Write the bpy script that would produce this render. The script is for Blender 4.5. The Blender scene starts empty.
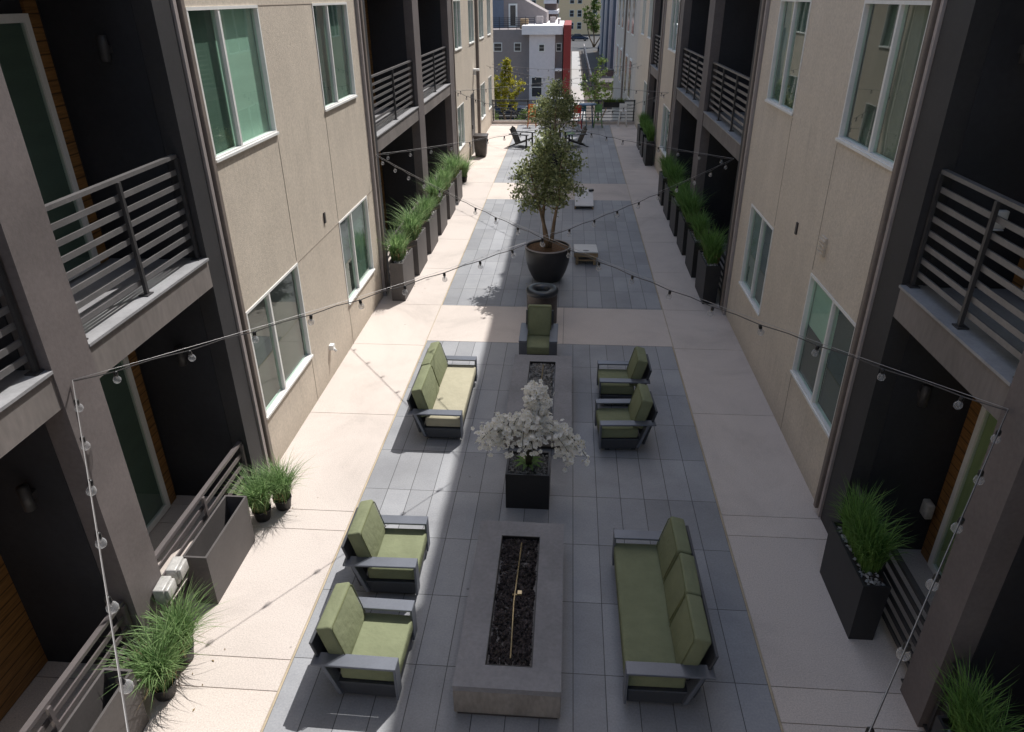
import bpy, bmesh, math, random
from mathutils import Vector, Matrix
random.seed(7)
sc = bpy.context.scene
C = sc.collection
R = math.radians

# ------------------------------------------------------------------ materials
def nodes_of(name):
    m = bpy.data.materials.new(name); m.use_nodes = True
    nt = m.node_tree
    return m, nt, nt.nodes['Principled BSDF']

def N(nt, t, **kw):
    n = nt.nodes.new(t)
    for k, v in kw.items():
        if k in n.inputs: n.inputs[k].default_value = v
        else: setattr(n, k, v)
    return n

def ramp(nt, fac, stops):
    r = nt.nodes.new('ShaderNodeValToRGB')
    e = r.color_ramp.elements
    while len(e) < len(stops): e.new(0.5)
    for i, (p, c) in enumerate(stops):
        e[i].position = p; e[i].color = (*c, 1)
    nt.links.new(fac, r.inputs['Fac'])
    return r.outputs['Color']

def mixc(nt, fac, a, b, mode='MIX'):
    n = nt.nodes.new('ShaderNodeMix'); n.data_type = 'RGBA'; n.blend_type = mode
    for s, v in ((0, fac), (6, a), (7, b)):
        if hasattr(v, 'is_linked'): nt.links.new(v, n.inputs[s])
        elif s == 0: n.inputs[0].default_value = v
        else: n.inputs[s].default_value = (*v, 1)
    return n.outputs[2]

def sh(c, k): return tuple(min(1, x*k) for x in c)

def mat(name, col, rough=.6, var=.18, scale=3, fine=40, bump=.0, bscale=60, metal=0, spec=.5, stretch=None, obj=False, rvar=0.0):
    m, nt, b = nodes_of(name)
    tc = N(nt, 'ShaderNodeTexCoord')
    geo = N(nt, 'ShaderNodeNewGeometry')
    vec = tc.outputs['Object'] if obj else geo.outputs['Position']
    if stretch:
        mp = N(nt, 'ShaderNodeMapping'); mp.inputs['Scale'].default_value = stretch
        nt.links.new(vec, mp.inputs['Vector']); vec = mp.outputs['Vector']
    n1 = N(nt, 'ShaderNodeTexNoise', Scale=scale, Detail=5, Roughness=.6)
    n2 = N(nt, 'ShaderNodeTexNoise', Scale=fine, Detail=3)
    nt.links.new(vec, n1.inputs['Vector']); nt.links.new(vec, n2.inputs['Vector'])
    c1 = ramp(nt, n1.outputs['Fac'], [(.3, sh(col, 1-var)), (.7, sh(col, 1+var))])
    c2 = ramp(nt, n2.outputs['Fac'], [(.3, (1-var*.6,)*3), (.7, (1+var*.4,)*3)])
    out = mixc(nt, 1.0, c1, c2, 'MULTIPLY')
    nt.links.new(out, b.inputs['Base Color'])
    b.inputs['Roughness'].default_value = rough
    b.inputs['Metallic'].default_value = metal
    b.inputs['Specular IOR Level'].default_value = spec
    if rvar:
        mr = N(nt, 'ShaderNodeMapRange'); mr.inputs[3].default_value = rough-rvar; mr.inputs[4].default_value = rough+rvar
        nt.links.new(n1.outputs['Fac'], mr.inputs[0]); nt.links.new(mr.outputs[0], b.inputs['Roughness'])
    if bump:
        n3 = N(nt, 'ShaderNodeTexNoise', Scale=bscale, Detail=4)
        nt.links.new(vec, n3.inputs['Vector'])
        bp = N(nt, 'ShaderNodeBump', Strength=bump, Distance=.02)
        nt.links.new(n3.outputs['Fac'], bp.inputs['Height']); nt.links.new(bp.outputs['Normal'], b.inputs['Normal'])
    return m

def mat_paver(name, w, h, ox, oy, base):
    m, nt, b = nodes_of(name)
    geo = N(nt, 'ShaderNodeNewGeometry')
    mp = N(nt, 'ShaderNodeMapping'); mp.inputs['Location'].default_value = (-ox, -oy, 0)
    nt.links.new(geo.outputs['Position'], mp.inputs['Vector'])
    br = nt.nodes.new('ShaderNodeTexBrick'); br.offset = 0; br.squash = 1
    nt.links.new(mp.outputs['Vector'], br.inputs['Vector'])
    br.inputs['Scale'].default_value = 1; br.inputs['Brick Width'].default_value = w; br.inputs['Row Height'].default_value = h
    br.inputs['Mortar Size'].default_value = .0042; br.inputs['Mortar Smooth'].default_value = .3
    br.inputs['Color1'].default_value = (*sh(base, .86), 1); br.inputs['Color2'].default_value = (*sh(base, 1.12), 1)
    br.inputs['Mortar'].default_value = (*sh(base, .22), 1)
    n1 = N(nt, 'ShaderNodeTexNoise', Scale=1.1, Detail=6, Roughness=.65); nt.links.new(geo.outputs['Position'], n1.inputs['Vector'])
    n2 = N(nt, 'ShaderNodeTexNoise', Scale=55, Detail=3); nt.links.new(geo.outputs['Position'], n2.inputs['Vector'])
    c1 = ramp(nt, n1.outputs['Fac'], [(.28, (.82, .82, .83)), (.5, (1, 1, 1)), (.74, (1.13, 1.12, 1.10))])
    c2 = ramp(nt, n2.outputs['Fac'], [(.3, (.9, .9, .9)), (.7, (1.08, 1.08, 1.08))])
    o = mixc(nt, 1, mixc(nt, 1, br.outputs['Color'], c1, 'MULTIPLY'), c2, 'MULTIPLY')
    nt.links.new(blotches(nt, geo.outputs['Position'], o), b.inputs['Base Color'])
    b.inputs['Roughness'].default_value = .62
    mr = N(nt, 'ShaderNodeMapRange'); mr.inputs[3].default_value = .5; mr.inputs[4].default_value = .75
    nt.links.new(n1.outputs['Fac'], mr.inputs[0]); nt.links.new(mr.outputs[0], b.inputs['Roughness'])
    bp = N(nt, 'ShaderNodeBump', Strength=.5, Distance=.006); bp.invert = True
    nt.links.new(br.outputs['Fac'], bp.inputs['Height']); nt.links.new(bp.outputs['Normal'], b.inputs['Normal'])
    return m

def blotches(nt, vec, o):
    # gum spots, drips and faint tide marks
    v = N(nt, 'ShaderNodeTexVoronoi', Scale=1.7); nt.links.new(vec, v.inputs['Vector'])
    o = mixc(nt, 1, o, ramp(nt, v.outputs['Distance'], [(0, (.55,)*3), (.022, (.62,)*3), (.034, (1,)*3), (1, (1,)*3)]), 'MULTIPLY')
    v = N(nt, 'ShaderNodeTexVoronoi', Scale=5.3); nt.links.new(vec, v.inputs['Vector'])
    o = mixc(nt, 1, o, ramp(nt, v.outputs['Distance'], [(0, (.72,)*3), (.03, (.8,)*3), (.05, (1,)*3), (1, (1,)*3)]), 'MULTIPLY')
    n = N(nt, 'ShaderNodeTexNoise', Scale=.55, Detail=9, Roughness=.7, Distortion=.6); nt.links.new(vec, n.inputs['Vector'])
    o = mixc(nt, 1, o, ramp(nt, n.outputs['Fac'], [(.3, (.80,)*3), (.44, (.95,)*3), (.55, (1.02,)*3), (.75, (1.06,)*3)]), 'MULTIPLY')
    return o

def mat_walk(name, col):
    m, nt, b = nodes_of(name)
    geo = N(nt, 'ShaderNodeNewGeometry'); P = geo.outputs['Position']
    n1 = N(nt, 'ShaderNodeTexNoise', Scale=75, Detail=4, Roughness=.75); nt.links.new(P, n1.inputs['Vector'])
    o = ramp(nt, n1.outputs['Fac'], [(.3, sh(col, .74)), (.5, col), (.7, sh(col, 1.2))])
    isl = ramp(nt, geo.outputs['Random Per Island'], [(0, (.94, .94, .95)), (1, (1.05, 1.04, 1.03))])
    o = mixc(nt, 1, o, isl, 'MULTIPLY')
    nt.links.new(blotches(nt, P, o), b.inputs['Base Color'])
    b.inputs['Roughness'].default_value = .85
    bp = N(nt, 'ShaderNodeBump', Strength=.25, Distance=.004); nt.links.new(n1.outputs['Fac'], bp.inputs['Height']); nt.links.new(bp.outputs['Normal'], b.inputs['Normal'])
    return m

def mat_stucco(name, col):
    m, nt, b = nodes_of(name)
    geo = N(nt, 'ShaderNodeNewGeometry')
    n1 = N(nt, 'ShaderNodeTexNoise', Scale=1.3, Detail=8, Roughness=.65); nt.links.new(geo.outputs['Position'], n1.inputs['Vector'])
    mp = N(nt, 'ShaderNodeMapping'); mp.inputs['Scale'].default_value = (3, 3, .35)
    nt.links.new(geo.outputs['Position'], mp.inputs['Vector'])
    n2 = N(nt, 'ShaderNodeTexNoise', Scale=1.5, Detail=4); nt.links.new(mp.outputs['Vector'], n2.inputs['Vector'])
    n3 = N(nt, 'ShaderNodeTexNoise', Scale=120, Detail=3); nt.links.new(geo.outputs['Position'], n3.inputs['Vector'])
    c1 = ramp(nt, n1.outputs['Fac'], [(.3, sh(col, .93)), (.7, sh(col, 1.05))])
    c2 = ramp(nt, n2.outputs['Fac'], [(.3, (.97,)*3), (.65, (1.015,)*3)])
    o = mixc(nt, 1, c1, c2, 'MULTIPLY')
    # darker towards the ground
    sx = N(nt, 'ShaderNodeSeparateXYZ'); nt.links.new(geo.outputs['Position'], sx.inputs[0])
    mr = N(nt, 'ShaderNodeMapRange'); mr.inputs[1].default_value = 0; mr.inputs[2].default_value = .35; mr.inputs[3].default_value = .8; mr.inputs[4].default_value = 1
    nt.links.new(sx.outputs['Z'], mr.inputs[0])
    o = mixc(nt, 1, o, mr.outputs[0], 'MULTIPLY')
    mp2 = N(nt, 'ShaderNodeMapping'); mp2.inputs['Scale'].default_value = (9, 9, .5)
    nt.links.new(geo.outputs['Position'], mp2.inputs['Vector'])
    n4 = N(nt, 'ShaderNodeTexNoise', Scale=1.4, Detail=5, Roughness=.6); nt.links.new(mp2.outputs['Vector'], n4.inputs['Vector'])
    for zt in (.78, 3.97):
        m1 = N(nt, 'ShaderNodeMapRange'); m1.inputs[1].default_value = zt-.75; m1.inputs[2].default_value = zt; nt.links.new(sx.outputs['Z'], m1.inputs[0])
        m2 = N(nt, 'ShaderNodeMath', operation='LESS_THAN'); m2.inputs[1].default_value = zt+.03; nt.links.new(sx.outputs['Z'], m2.inputs[0])
        m3 = N(nt, 'ShaderNodeMapRange'); m3.inputs[1].default_value = .52; m3.inputs[2].default_value = .72; m3.inputs[4].default_value = .30; nt.links.new(n4.outputs['Fac'], m3.inputs[0])
        m4 = N(nt, 'ShaderNodeMath', operation='MULTIPLY'); nt.links.new(m1.outputs[0], m4.inputs[0]); nt.links.new(m2.outputs[0], m4.inputs[1])
        m5 = N(nt, 'ShaderNodeMath', operation='MULTIPLY'); nt.links.new(m4.outputs[0], m5.inputs[0]); nt.links.new(m3.outputs[0], m5.inputs[1])
        o = mixc(nt, m5.outputs[0], o, sh(col, .45))
    n5 = N(nt, 'ShaderNodeTexNoise', Scale=26, Detail=4, Roughness=.7); nt.links.new(geo.outputs['Position'], n5.inputs['Vector'])
    o = mixc(nt, 1, o, ramp(nt, n5.outputs['Fac'], [(.3, (.85,)*3), (.7, (1.10,)*3)]), 'MULTIPLY')
    nt.links.new(o, b.inputs['Base Color'])
    b.inputs['Roughness'].default_value = .9; b.inputs['Specular IOR Level'].default_value = .2
    bp = N(nt, 'ShaderNodeBump', Strength=.55, Distance=.012)
    nt.links.new(n3.outputs['Fac'], bp.inputs['Height']); nt.links.new(bp.outputs['Normal'], b.inputs['Normal'])
    return m

def mat_siding(name, col, pitch=.11):
    m, nt, b = nodes_of(name)
    geo = N(nt, 'ShaderNodeNewGeometry')
    sx = N(nt, 'ShaderNodeSeparateXYZ'); nt.links.new(geo.outputs['Position'], sx.inputs[0])
    d = N(nt, 'ShaderNodeMath', operation='DIVIDE'); d.inputs[1].default_value = pitch; nt.links.new(sx.outputs['Z'], d.inputs[0])
    fr = N(nt, 'ShaderNodeMath', operation='FRACT'); nt.links.new(d.outputs[0], fr.inputs[0])
    g = ramp(nt, fr.outputs[0], [(0, (.25,)*3), (.09, (.3,)*3), (.13, (1,)*3), (1, (1,)*3)])
    mp = N(nt, 'ShaderNodeMapping'); mp.inputs['Scale'].default_value = (2, 2, 30)
    nt.links.new(geo.outputs['Position'], mp.inputs['Vector'])
    n1 = N(nt, 'ShaderNodeTexNoise', Scale=2, Detail=6); nt.links.new(mp.outputs['Vector'], n1.inputs['Vector'])
    c1 = ramp(nt, n1.outputs['Fac'], [(.3, sh(col, .6)), (.7, sh(col, 1.35))])
    nt.links.new(mixc(nt, 1, c1, g, 'MULTIPLY'), b.inputs['Base Color'])
    b.inputs['Roughness'].default_value = .5
    return m

def mat_glass(name, tint, refl=.16):
    m = bpy.data.materials.new(name); m.use_nodes = True; nt = m.node_tree; nt.nodes.clear()
    out = N(nt, 'ShaderNodeOutputMaterial')
    tr = N(nt, 'ShaderNodeBsdfTransparent'); tr.inputs[0].default_value = (*tint, 1)
    gl = N(nt, 'ShaderNodeBsdfGlossy'); gl.inputs['Roughness'].default_value = .01; gl.inputs[0].default_value = (.92, .97, .95, 1)
    geo = N(nt, 'ShaderNodeNewGeometry')
    nz = N(nt, 'ShaderNodeTexNoise', Scale=.9, Detail=1); nt.links.new(geo.outputs['Position'], nz.inputs['Vector'])
    bp = N(nt, 'ShaderNodeBump', Strength=.05, Distance=.05); nt.links.new(nz.outputs['Fac'], bp.inputs['Height'])
    nt.links.new(bp.outputs['Normal'], gl.inputs['Normal'])
    lw = N(nt, 'ShaderNodeLayerWeight', Blend=.5); pw = N(nt, 'ShaderNodeMath', operation='POWER'); pw.inputs[1].default_value = 5.0
    nt.links.new(lw.outputs['Facing'], pw.inputs[0])
    mr = N(nt, 'ShaderNodeMapRange'); mr.inputs[3].default_value = refl; mr.inputs[4].default_value = 1
    nt.links.new(pw.outputs[0], mr.inputs[0])
    mx = N(nt, 'ShaderNodeMixShader'); nt.links.new(mr.outputs[0], mx.inputs[0])
    nt.links.new(tr.outputs[0], mx.inputs[1]); nt.links.new(gl.outputs[0], mx.inputs[2]); nt.links.new(mx.outputs[0], out.inputs[0])
    return m

def mat_leaf(name, a, b_, trans=.25, rough=.5):
    m, nt, b = nodes_of(name)
    geo = N(nt, 'ShaderNodeNewGeometry')
    c = ramp(nt, geo.outputs['Random Per Island'], [(0, a), (1, b_)])
    nt.links.new(c, b.inputs['Base Color']); b.inputs['Roughness'].default_value = rough
    b.inputs['Specular IOR Level'].default_value = .35
    t = N(nt, 'ShaderNodeBsdfTranslucent'); nt.links.new(c, t.inputs[0])
    mx = N(nt, 'ShaderNodeMixShader'); mx.inputs[0].default_value = trans
    nt.links.new(b.outputs[0], mx.inputs[1]); nt.links.new(t.outputs[0], mx.inputs[2])
    nt.links.new(mx.outputs[0], nt.nodes['Material Output'].inputs[0])
    return m

def mat_gravel(name, a, b_, scale):
    m, nt, b = nodes_of(name)
    geo = N(nt, 'ShaderNodeNewGeometry')
    c = ramp(nt, geo.outputs['Random Per Island'], [(0, a), (1, b_)])
    nt.links.new(c, b.inputs['Base Color']); b.inputs['Roughness'].default_value = .35
    return m

M = {}
M['concrete'] = mat_walk('pale_concrete', (.60, .535, .488))
M['podium'] = mat('podium_concrete', (.22, .2, .18), .9, .12)
M['joint'] = mat('joint_sand', (.06, .05, .045), .95, .2)
M['edging'] = mat('tan_edging', (.46, .38, .27), .9, .2, 3, 60)
M['paver'] = mat_paver('grey_paver', .2907, .865, -2.44, .145, (.292, .299, .318))
M['paver_far'] = mat_paver('grey_paver_far', .2907, .44, -2.44, .1, (.30, .31, .33))
M['stucco'] = mat_stucco('beige_stucco', (.65, .575, .485))
M['stucco_r'] = mat_stucco('beige_stucco_shade_lift', (.68, .605, .515))  # lighter stucco copy: fill light for the shaded wing put into its colour
M['joint_line'] = mat('stucco_joint', (.30, .25, .21), .9)
M['end_pillar'] = mat('dark_end_panel', (.034, .033, .036), .65, .16, 1.4, 30)
M['pillar'] = mat('brown_grey_panel', (.155, .134, .132), .7, .16, 1.4, 30, .06)
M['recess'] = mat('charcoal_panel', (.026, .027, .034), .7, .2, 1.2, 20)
M['fascia'] = mat('balcony_fascia', (.20, .178, .168), .75, .18, 2, 25, stretch=(1, 1, .3))
M['cap'] = mat('balcony_cap', (.30, .30, .31), .5, .15)
M['siding'] = mat_siding('wood_siding', (.27, .135, .045))
M['steel'] = mat('railing_steel', (.20, .193, .195), .36, .12, 4, 40, metal=.35)
M['rail_dark'] = mat('railing_dark', (.045, .043, .045), .45, .15)
M['patio_rail'] = mat('patio_rail_brown', (.17, .15, .15), .42, .12, metal=.3)
M['white_frame'] = mat('white_vinyl', (.80, .80, .78), .45, .06)
M['trim_light'] = mat('grey_trim', (.36, .32, .31), .5, .15, stretch=(1, 1, .2))
M['trim_dark'] = mat('dark_trim', (.055, .048, .05), .5, .2)
M['trim_brown'] = mat('brown_trim', (.2, .165, .145), .6, .15)
M['glass'] = mat_glass('window_glass', (.74, .90, .82), .08)
M['glass_door'] = mat_glass('door_glass', (.70, .80, .75), .12)
M['blind'] = mat('pale_blind', (.60, .70, .64), .9, .06, 1, 20, stretch=(1, 1, 8))
M['blind_mid'] = mat('shade_screen', (.17, .205, .185), .9, .08, 1, 20, stretch=(1, 1, 8))
M['reflect_brown'] = mat('brown_reflection', (.085, .07, .066), .9, .1, 1, 20)  # brownish reflections painted as a sheet colour behind the glass
M['blind_olive'] = mat('olive_curtain', (.50, .53, .30), .9, .1, 1, 20, stretch=(1, 14, .2))
M['reflect_rose'] = mat('rose_reflection', (.36, .295, .275), .9, .08, 1, 20)  # warm reflection of the opposite facade painted in behind the pane
M['blind_dark'] = mat('grey_screen', (.085, .09, .092), .9, .1)
M['interior'] = mat('room_dark', (.03, .035, .035), .9)
M['fp'] = mat('firepit_concrete', (.225, .223, .238), .7, .18, 1.6, 30, .08, 90)
M['fp_face'] = mat('firepit_side', (.27, .245, .225), .8, .25, 4, 30, .1, 60, stretch=(1, 1, .4))
M['lava'] = mat_gravel('lava_rock', (.010, .009, .010), (.075, .062, .065), 30)
M['brass'] = mat('brass_pipe', (.55, .44, .26), .35, .12, metal=.7)
M['chair_metal'] = mat('chair_metal', (.155, .168, .198), .38, .08, 4, 60, metal=.35)
M['chair_dark'] = mat('chair_base_metal', (.06, .064, .074), .45, .1, metal=.3)
M['cushion'] = mat('olive_cushion', (.212, .232, .142), .95, .09, 5, 250, .45, 16, spec=.15)
M['cushion_washed'] = mat('light_washed_cushion', (.42, .39, .29), .95, .08, 5, 250, .4, 16, spec=.15)  # seat paled in its colour to stand for light thrown back by windows
M['pipe_c'] = mat('cushion_piping', (.15, .165, .08), .95, .08)
M['planter_dark'] = mat('charcoal_planter', (.019, .019, .021), .5, .2, 3, 40)
M['planter_br'] = mat('brown_grey_planter', (.092, .084, .083), .6, .14, 2, 40)
M['soil'] = mat('soil', (.045, .035, .027), .95, .4, 20, 80, .4, 60)
M['mulch'] = mat('brown_mulch', (.14, .075, .035), .95, .5, 25, 90, .6, 70)
M['pebble'] = mat_gravel('grey_pebble', (.18, .18, .18), (.55, .54, .52), 30)
M['pebble_d'] = mat_gravel('dark_pebble', (.05, .05, .052), (.34, .34, .34), 30)
M['grass'] = mat_leaf('grass_blade', (.07, .175, .035), (.25, .42, .115), .4)
M['grass_s'] = mat_leaf('sunlit_tone_grass_blade', (.09, .19, .06), (.34, .48, .21), .4)  # lighter grass copy with the sunlight and highlights put into its colour
M['straw'] = mat_leaf('dry_blade', (.22, .15, .07), (.32, .24, .12), .2)
M['leaf'] = mat_leaf('olive_leaf', (.095, .135, .045), (.46, .49, .25), .4, .38)
M['leaf_y'] = mat_leaf('yellow_leaf', (.30, .30, .03), (.55, .48, .06), .4)
M['leaf_g'] = mat_leaf('green_leaf', (.08, .14, .03), (.22, .28, .07), .35)
M['bark'] = mat('pale_bark', (.20, .14, .09), .9, .3, 6, 50, .4, 40)
M['petal'] = mat_leaf('white_petal', (.88, .85, .78), (.97, .97, .96), .42, .6)
M['stem'] = mat('dark_stem', (.05, .05, .03), .7)
M['pot_black'] = mat('glossy_black_pot', (.022, .022, .025), .38, .25, 3, 30)
M['plastic_black'] = mat('black_plastic', (.014, .014, .015), .5, .2)
M['barrel'] = mat('barrel_metal', (.06, .052, .05), .42, .25, 4, 30, metal=.3)
M['barrel_rim'] = mat('barrel_rim', (.035, .042, .052), .3, .15, metal=.3)
M['wood'] = mat('pale_wood', (.36, .25, .14), .7, .2, 3, 30, stretch=(1, 8, 8))
M['board_top'] = mat('white_board', (.62, .61, .6), .55, .08)
M['cable'] = mat('black_cord', (.085, .08, .08), .6)
M['wire'] = mat('steel_wire', (.45, .44, .44), .4, .1, metal=.5)
M['socket'] = mat('black_socket', (.012, .012, .013), .4)
M['fence'] = mat('black_fence', (.016, .016, .018), .45)
M['outlet'] = mat('clear_grey_plastic', (.48, .47, .45), .3, .2, 12)
M['white_paint'] = mat('white_paint', (.75, .75, .74), .5, .05)
M['street'] = mat('asphalt', (.06, .06, .063), .9, .15, .5, 30)
M['bright_drive'] = mat('light_driveway', (.40, .39, .375), .9, .12)
M['earth'] = mat('ground_earth', (.085, .07, .06), .95, .25, .2, 5)
M['bg_grey'] = mat('light_grey_siding', (.72, .68, .70), .9, .05)
M['bg_white'] = mat('white_band', (.85, .82, .83), .8, .04)
M['bg_taupe'] = mat('taupe_siding', (.30, .262, .255), .9, .06)
M['bg_red'] = mat('red_siding', (.27, .04, .036), .8, .08)
M['bg_beige'] = mat('beige_far_stucco', (.98, .70, .43), .9, .05)
M['bg_dark'] = mat('dark_townhouse', (.075, .068, .07), .85, .15)
M['bg_brown'] = mat('brown_roof', (.17, .13, .12), .9, .1)
M['bg_blue'] = mat('blue_grey_panel', (.16, .19, .25), .8, .08)
M['cream'] = mat_stucco('cream_stucco', (.62, .56, .5))
M['bg_win'] = mat('far_window', (.035, .04, .05), .15, .2)
M['car_dark'] = mat('dark_car_paint', (.02, .03, .06), .25, .05)
M['car_white'] = mat('silver_car_paint', (.42, .43, .45), .25, .05)
M['tyre'] = mat('tyre', (.015, .015, .015), .8)
M['orange'] = mat('orange_plastic', (.62, .16, .02), .5, .06)
M['red_pl'] = mat('red_plastic', (.5, .05, .03), .5, .06)
M['teal'] = mat('teal_plastic', (.05, .22, .28), .5, .06)
M['green_pl'] = mat('green_plastic', (.16, .32, .12), .5, .06)
M['blue_pl'] = mat('blue_plastic', (.06, .13, .24), .5, .06)
m, nt, b = nodes_of('clear_bulb')
b.inputs['Base Color'].default_value = (.62, .63, .65, 1); b.inputs['Roughness'].default_value = .03; b.inputs['Specular IOR Level'].default_value = 1.0
lw = N(nt, 'ShaderNodeLayerWeight', Blend=.35)
tr = N(nt, 'ShaderNodeBsdfTransparent'); tr.inputs[0].default_value = (.93, .93, .93, 1)
mx = N(nt, 'ShaderNodeMixShader'); mr = N(nt, 'ShaderNodeMapRange'); mr.inputs[3].default_value = .2; mr.inputs[4].default_value = .95
pw = N(nt, 'ShaderNodeMath', operation='POWER'); pw.inputs[1].default_value = 2.0; nt.links.new(lw.outputs['Facing'], pw.inputs[0])
nt.links.new(pw.outputs[0], mr.inputs[0]); nt.links.new(mr.outputs[0], mx.inputs[0])
nt.links.new(tr.outputs[0], mx.inputs[1]); nt.links.new(b.outputs[0], mx.inputs[2])
nt.links.new(mx.outputs[0], nt.nodes['Material Output'].inputs[0])
M['bulb'] = m

# ------------------------------------------------------------------ mesh helpers
class MB:
    def __init__(s): s.v = []; s.f = []; s.sm = []; s.mi = []
    def add(s, vs, fs, smooth=False, mi=0):
        o = len(s.v); s.v += [tuple(p) for p in vs]
        for f in fs:
            s.f.append(tuple(i+o for i in f)); s.sm.append(smooth); s.mi.append(mi)
        return s
    def box(s, x0, x1, y0, y1, z0, z1, mi=0):
        if x0 > x1: x0, x1 = x1, x0
        if y0 > y1: y0, y1 = y1, y0
        if z0 > z1: z0, z1 = z1, z0
        v = [(x0,y0,z0),(x1,y0,z0),(x1,y1,z0),(x0,y1,z0),(x0,y0,z1),(x1,y0,z1),(x1,y1,z1),(x0,y1,z1)]
        return s.add(v, [(0,3,2,1),(4,5,6,7),(0,1,5,4),(1,2,6,5),(2,3,7,6),(3,0,4,7)], mi=mi)
    def quad(s, a, b, c, d, mi=0): return s.add([a, b, c, d], [(0,1,2,3)], mi=mi)
    def prism(s, prof, y0, y1):
        # profile in (x,z), extruded along y
        n = len(prof); v = [(x, y0, z) for x, z in prof]+[(x, y1, z) for x, z in prof]
        a = sum(prof[i][0]*prof[(i+1) % n][1]-prof[(i+1) % n][0]*prof[i][1] for i in range(n))
        f = [tuple(range(n)), tuple(range(2*n-1, n-1, -1))]+[(i, i+n, (i+1) % n+n, (i+1) % n) for i in range(n)]
        if a < 0: f = [t[::-1] for t in f]
        return s.add(v, f)
    def tube(s, pts, rad, n=8, cap=True):
        pts = [Vector(p) for p in pts]
        if not hasattr(rad, '__len__'): rad = [rad]*len(pts)
        vs = []; prev = None
        for i, p in enumerate(pts):
            t = (pts[min(i+1, len(pts)-1)]-pts[max(i-1, 0)]).normalized()
            if prev is None: u = t.orthogonal().normalized()
            else:
                u = prev-t*prev.dot(t)
                u = u.normalized() if u.length > 1e-6 else t.orthogonal().normalized()
            prev = u; w = t.cross(u)
            for k in range(n):
                a = 2*math.pi*k/n; vs.append(p+(u*math.cos(a)+w*math.sin(a))*rad[i])
        fs = []
        for i in range(len(pts)-1):
            for k in range(n):
                a = i*n+k; b_ = i*n+(k+1) % n; fs.append((a, b_, b_+n, a+n))
        if cap: fs += [tuple(range(n))[::-1], tuple(range((len(pts)-1)*n, len(pts)*n))]
        return s.add(vs, fs, True)
    def lathe(s, prof, c=(0,0,0), n=28):
        vs = []; fs = []
        for r, z in prof:
            for k in range(n):
                a = 2*math.pi*k/n; vs.append((c[0]+r*math.cos(a), c[1]+r*math.sin(a), c[2]+z))
        for i in range(len(prof)-1):
            for k in range(n):
                a = i*n+k; b_ = i*n+(k+1) % n; fs.append((a, b_, b_+n, a+n))
        return s.add(vs, fs, True)
    def build(s, name, mt, parent=None, bevel=0, seg=2, loc=None, rot=None, sub=0):
        me = bpy.data.meshes.new(name)
        if bevel:
            bm = bmesh.new(); vs = [bm.verts.new(p) for p in s.v]
            for f in s.f: bm.faces.new([vs[i] for i in f])
            bmesh.ops.bevel(bm, geom=bm.edges[:]+bm.verts[:], offset=bevel, segments=seg, affect='EDGES', profile=.5)
            if sub: bmesh.ops.subdivide_edges(bm, edges=bm.edges[:], cuts=sub, use_grid_fill=True)
            for f in bm.faces: f.smooth = seg > 1
            bm.to_mesh(me); bm.free()
        else:
            me.from_pydata(s.v, [], s.f)
            for p, q, mi in zip(me.polygons, s.sm, s.mi): p.use_smooth = q; p.material_index = mi
        for x in (mt if isinstance(mt, (list, tuple)) else [mt]): me.materials.append(x)
        me.update()
        o = bpy.data.objects.new(name, me); C.objects.link(o)
        if parent: o.parent = parent
        if loc: o.location = loc
        if rot: o.rotation_euler = rot
        return o

def tag(o, label=None, cat=None, group=None, kind=None):
    if label: o['label'] = label
    if cat: o['category'] = cat
    if group: o['group'] = group
    if kind: o['kind'] = kind
    return o
def thing(name, label, cat, loc=(0,0,0), rz=0, group=None):
    o = bpy.data.objects.new(name, None); C.objects.link(o); o.location = loc; o.rotation_euler = (0, 0, rz)
    o.empty_display_size = .1
    return tag(o, label, cat, group)
def copy_tree(o, parent=None):
    c = o.copy(); C.objects.link(c)
    if parent: c.parent = parent
    for ch in [x for x in o.children]: copy_tree(ch, c)
    return c
def struct(name, mb, mt, **k): return tag(mb.build(name, mt, **k), kind='structure')

XL, XR = -3.74, 3.12          # the two facades
# ------------------------------------------------------------------ setting
YB, YF = -14, 36.35           # courtyard deck
struct('ground', MB().quad((-700,-300,-4),(700,-300,-4),(700,1500,-4),(-700,1500,-4)), M['earth'])
struct('podium', MB().box(-14, 13, YB, YF, -4, -.022), M['podium'])
# concrete walk slabs with open joints
g = .0045
def slabs(mb, x0, x1, cuts):
    for a, b_ in zip(cuts, cuts[1:]): mb.box(x0+g, x1-g, a+g, b_-g, -.03, 0)
w = MB(); PX0, PX1 = -2.44, 1.92
lc = [YB, -7.6, -5.4, -3.2, -1.0, 1.1, 2.2, 4.10, 4.44, 6.25, 6.6, 8.83, 11.2, 13.06, 15.2, 17.4, 19.6, 21.45, 23.6, 25.8, 28, 30.2, 32.4, 34.6, YF]
rc = [YB, -7.6, -5.4, -3.2, -1.0, 1.1, 2.2, 4.10, 4.46, 6.47, 6.83, 9.15, 11.33, 13.06, 15.2, 17.4, 19.6, 21.45, 23.6, 25.8, 28, 30.2, 32.4, 34.6, YF]
slabs(w, XL-1.1, PX0-.02, lc); slabs(w, PX1+.02, XR+1.1, rc)

for a, b_ in ((11.40, 13.06), (21.45, 23.60), (35.45, YF)):
    w.box(PX0-.015+g, .0-g, a+g, b_-g, -.03, 0); w.box(0+g, PX1+.015-g, a+g, b_-g, -.03, 0)
struct('walkway', w, M['concrete'])
struct('edging', MB().box(PX0-.022, PX0-.001, YB, YF, -.03, -.002).box(PX1+.001, PX1+.022, YB, YF, -.03, -.002), M['edging'])
for a, b_ in ((YB, 11.40), (13.06, 21.45), (23.60, 35.45)):
    struct('paver_patio', MB().box(PX0, PX1, a+.002, b_-.002, -.03, .001), M['paver'])

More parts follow.
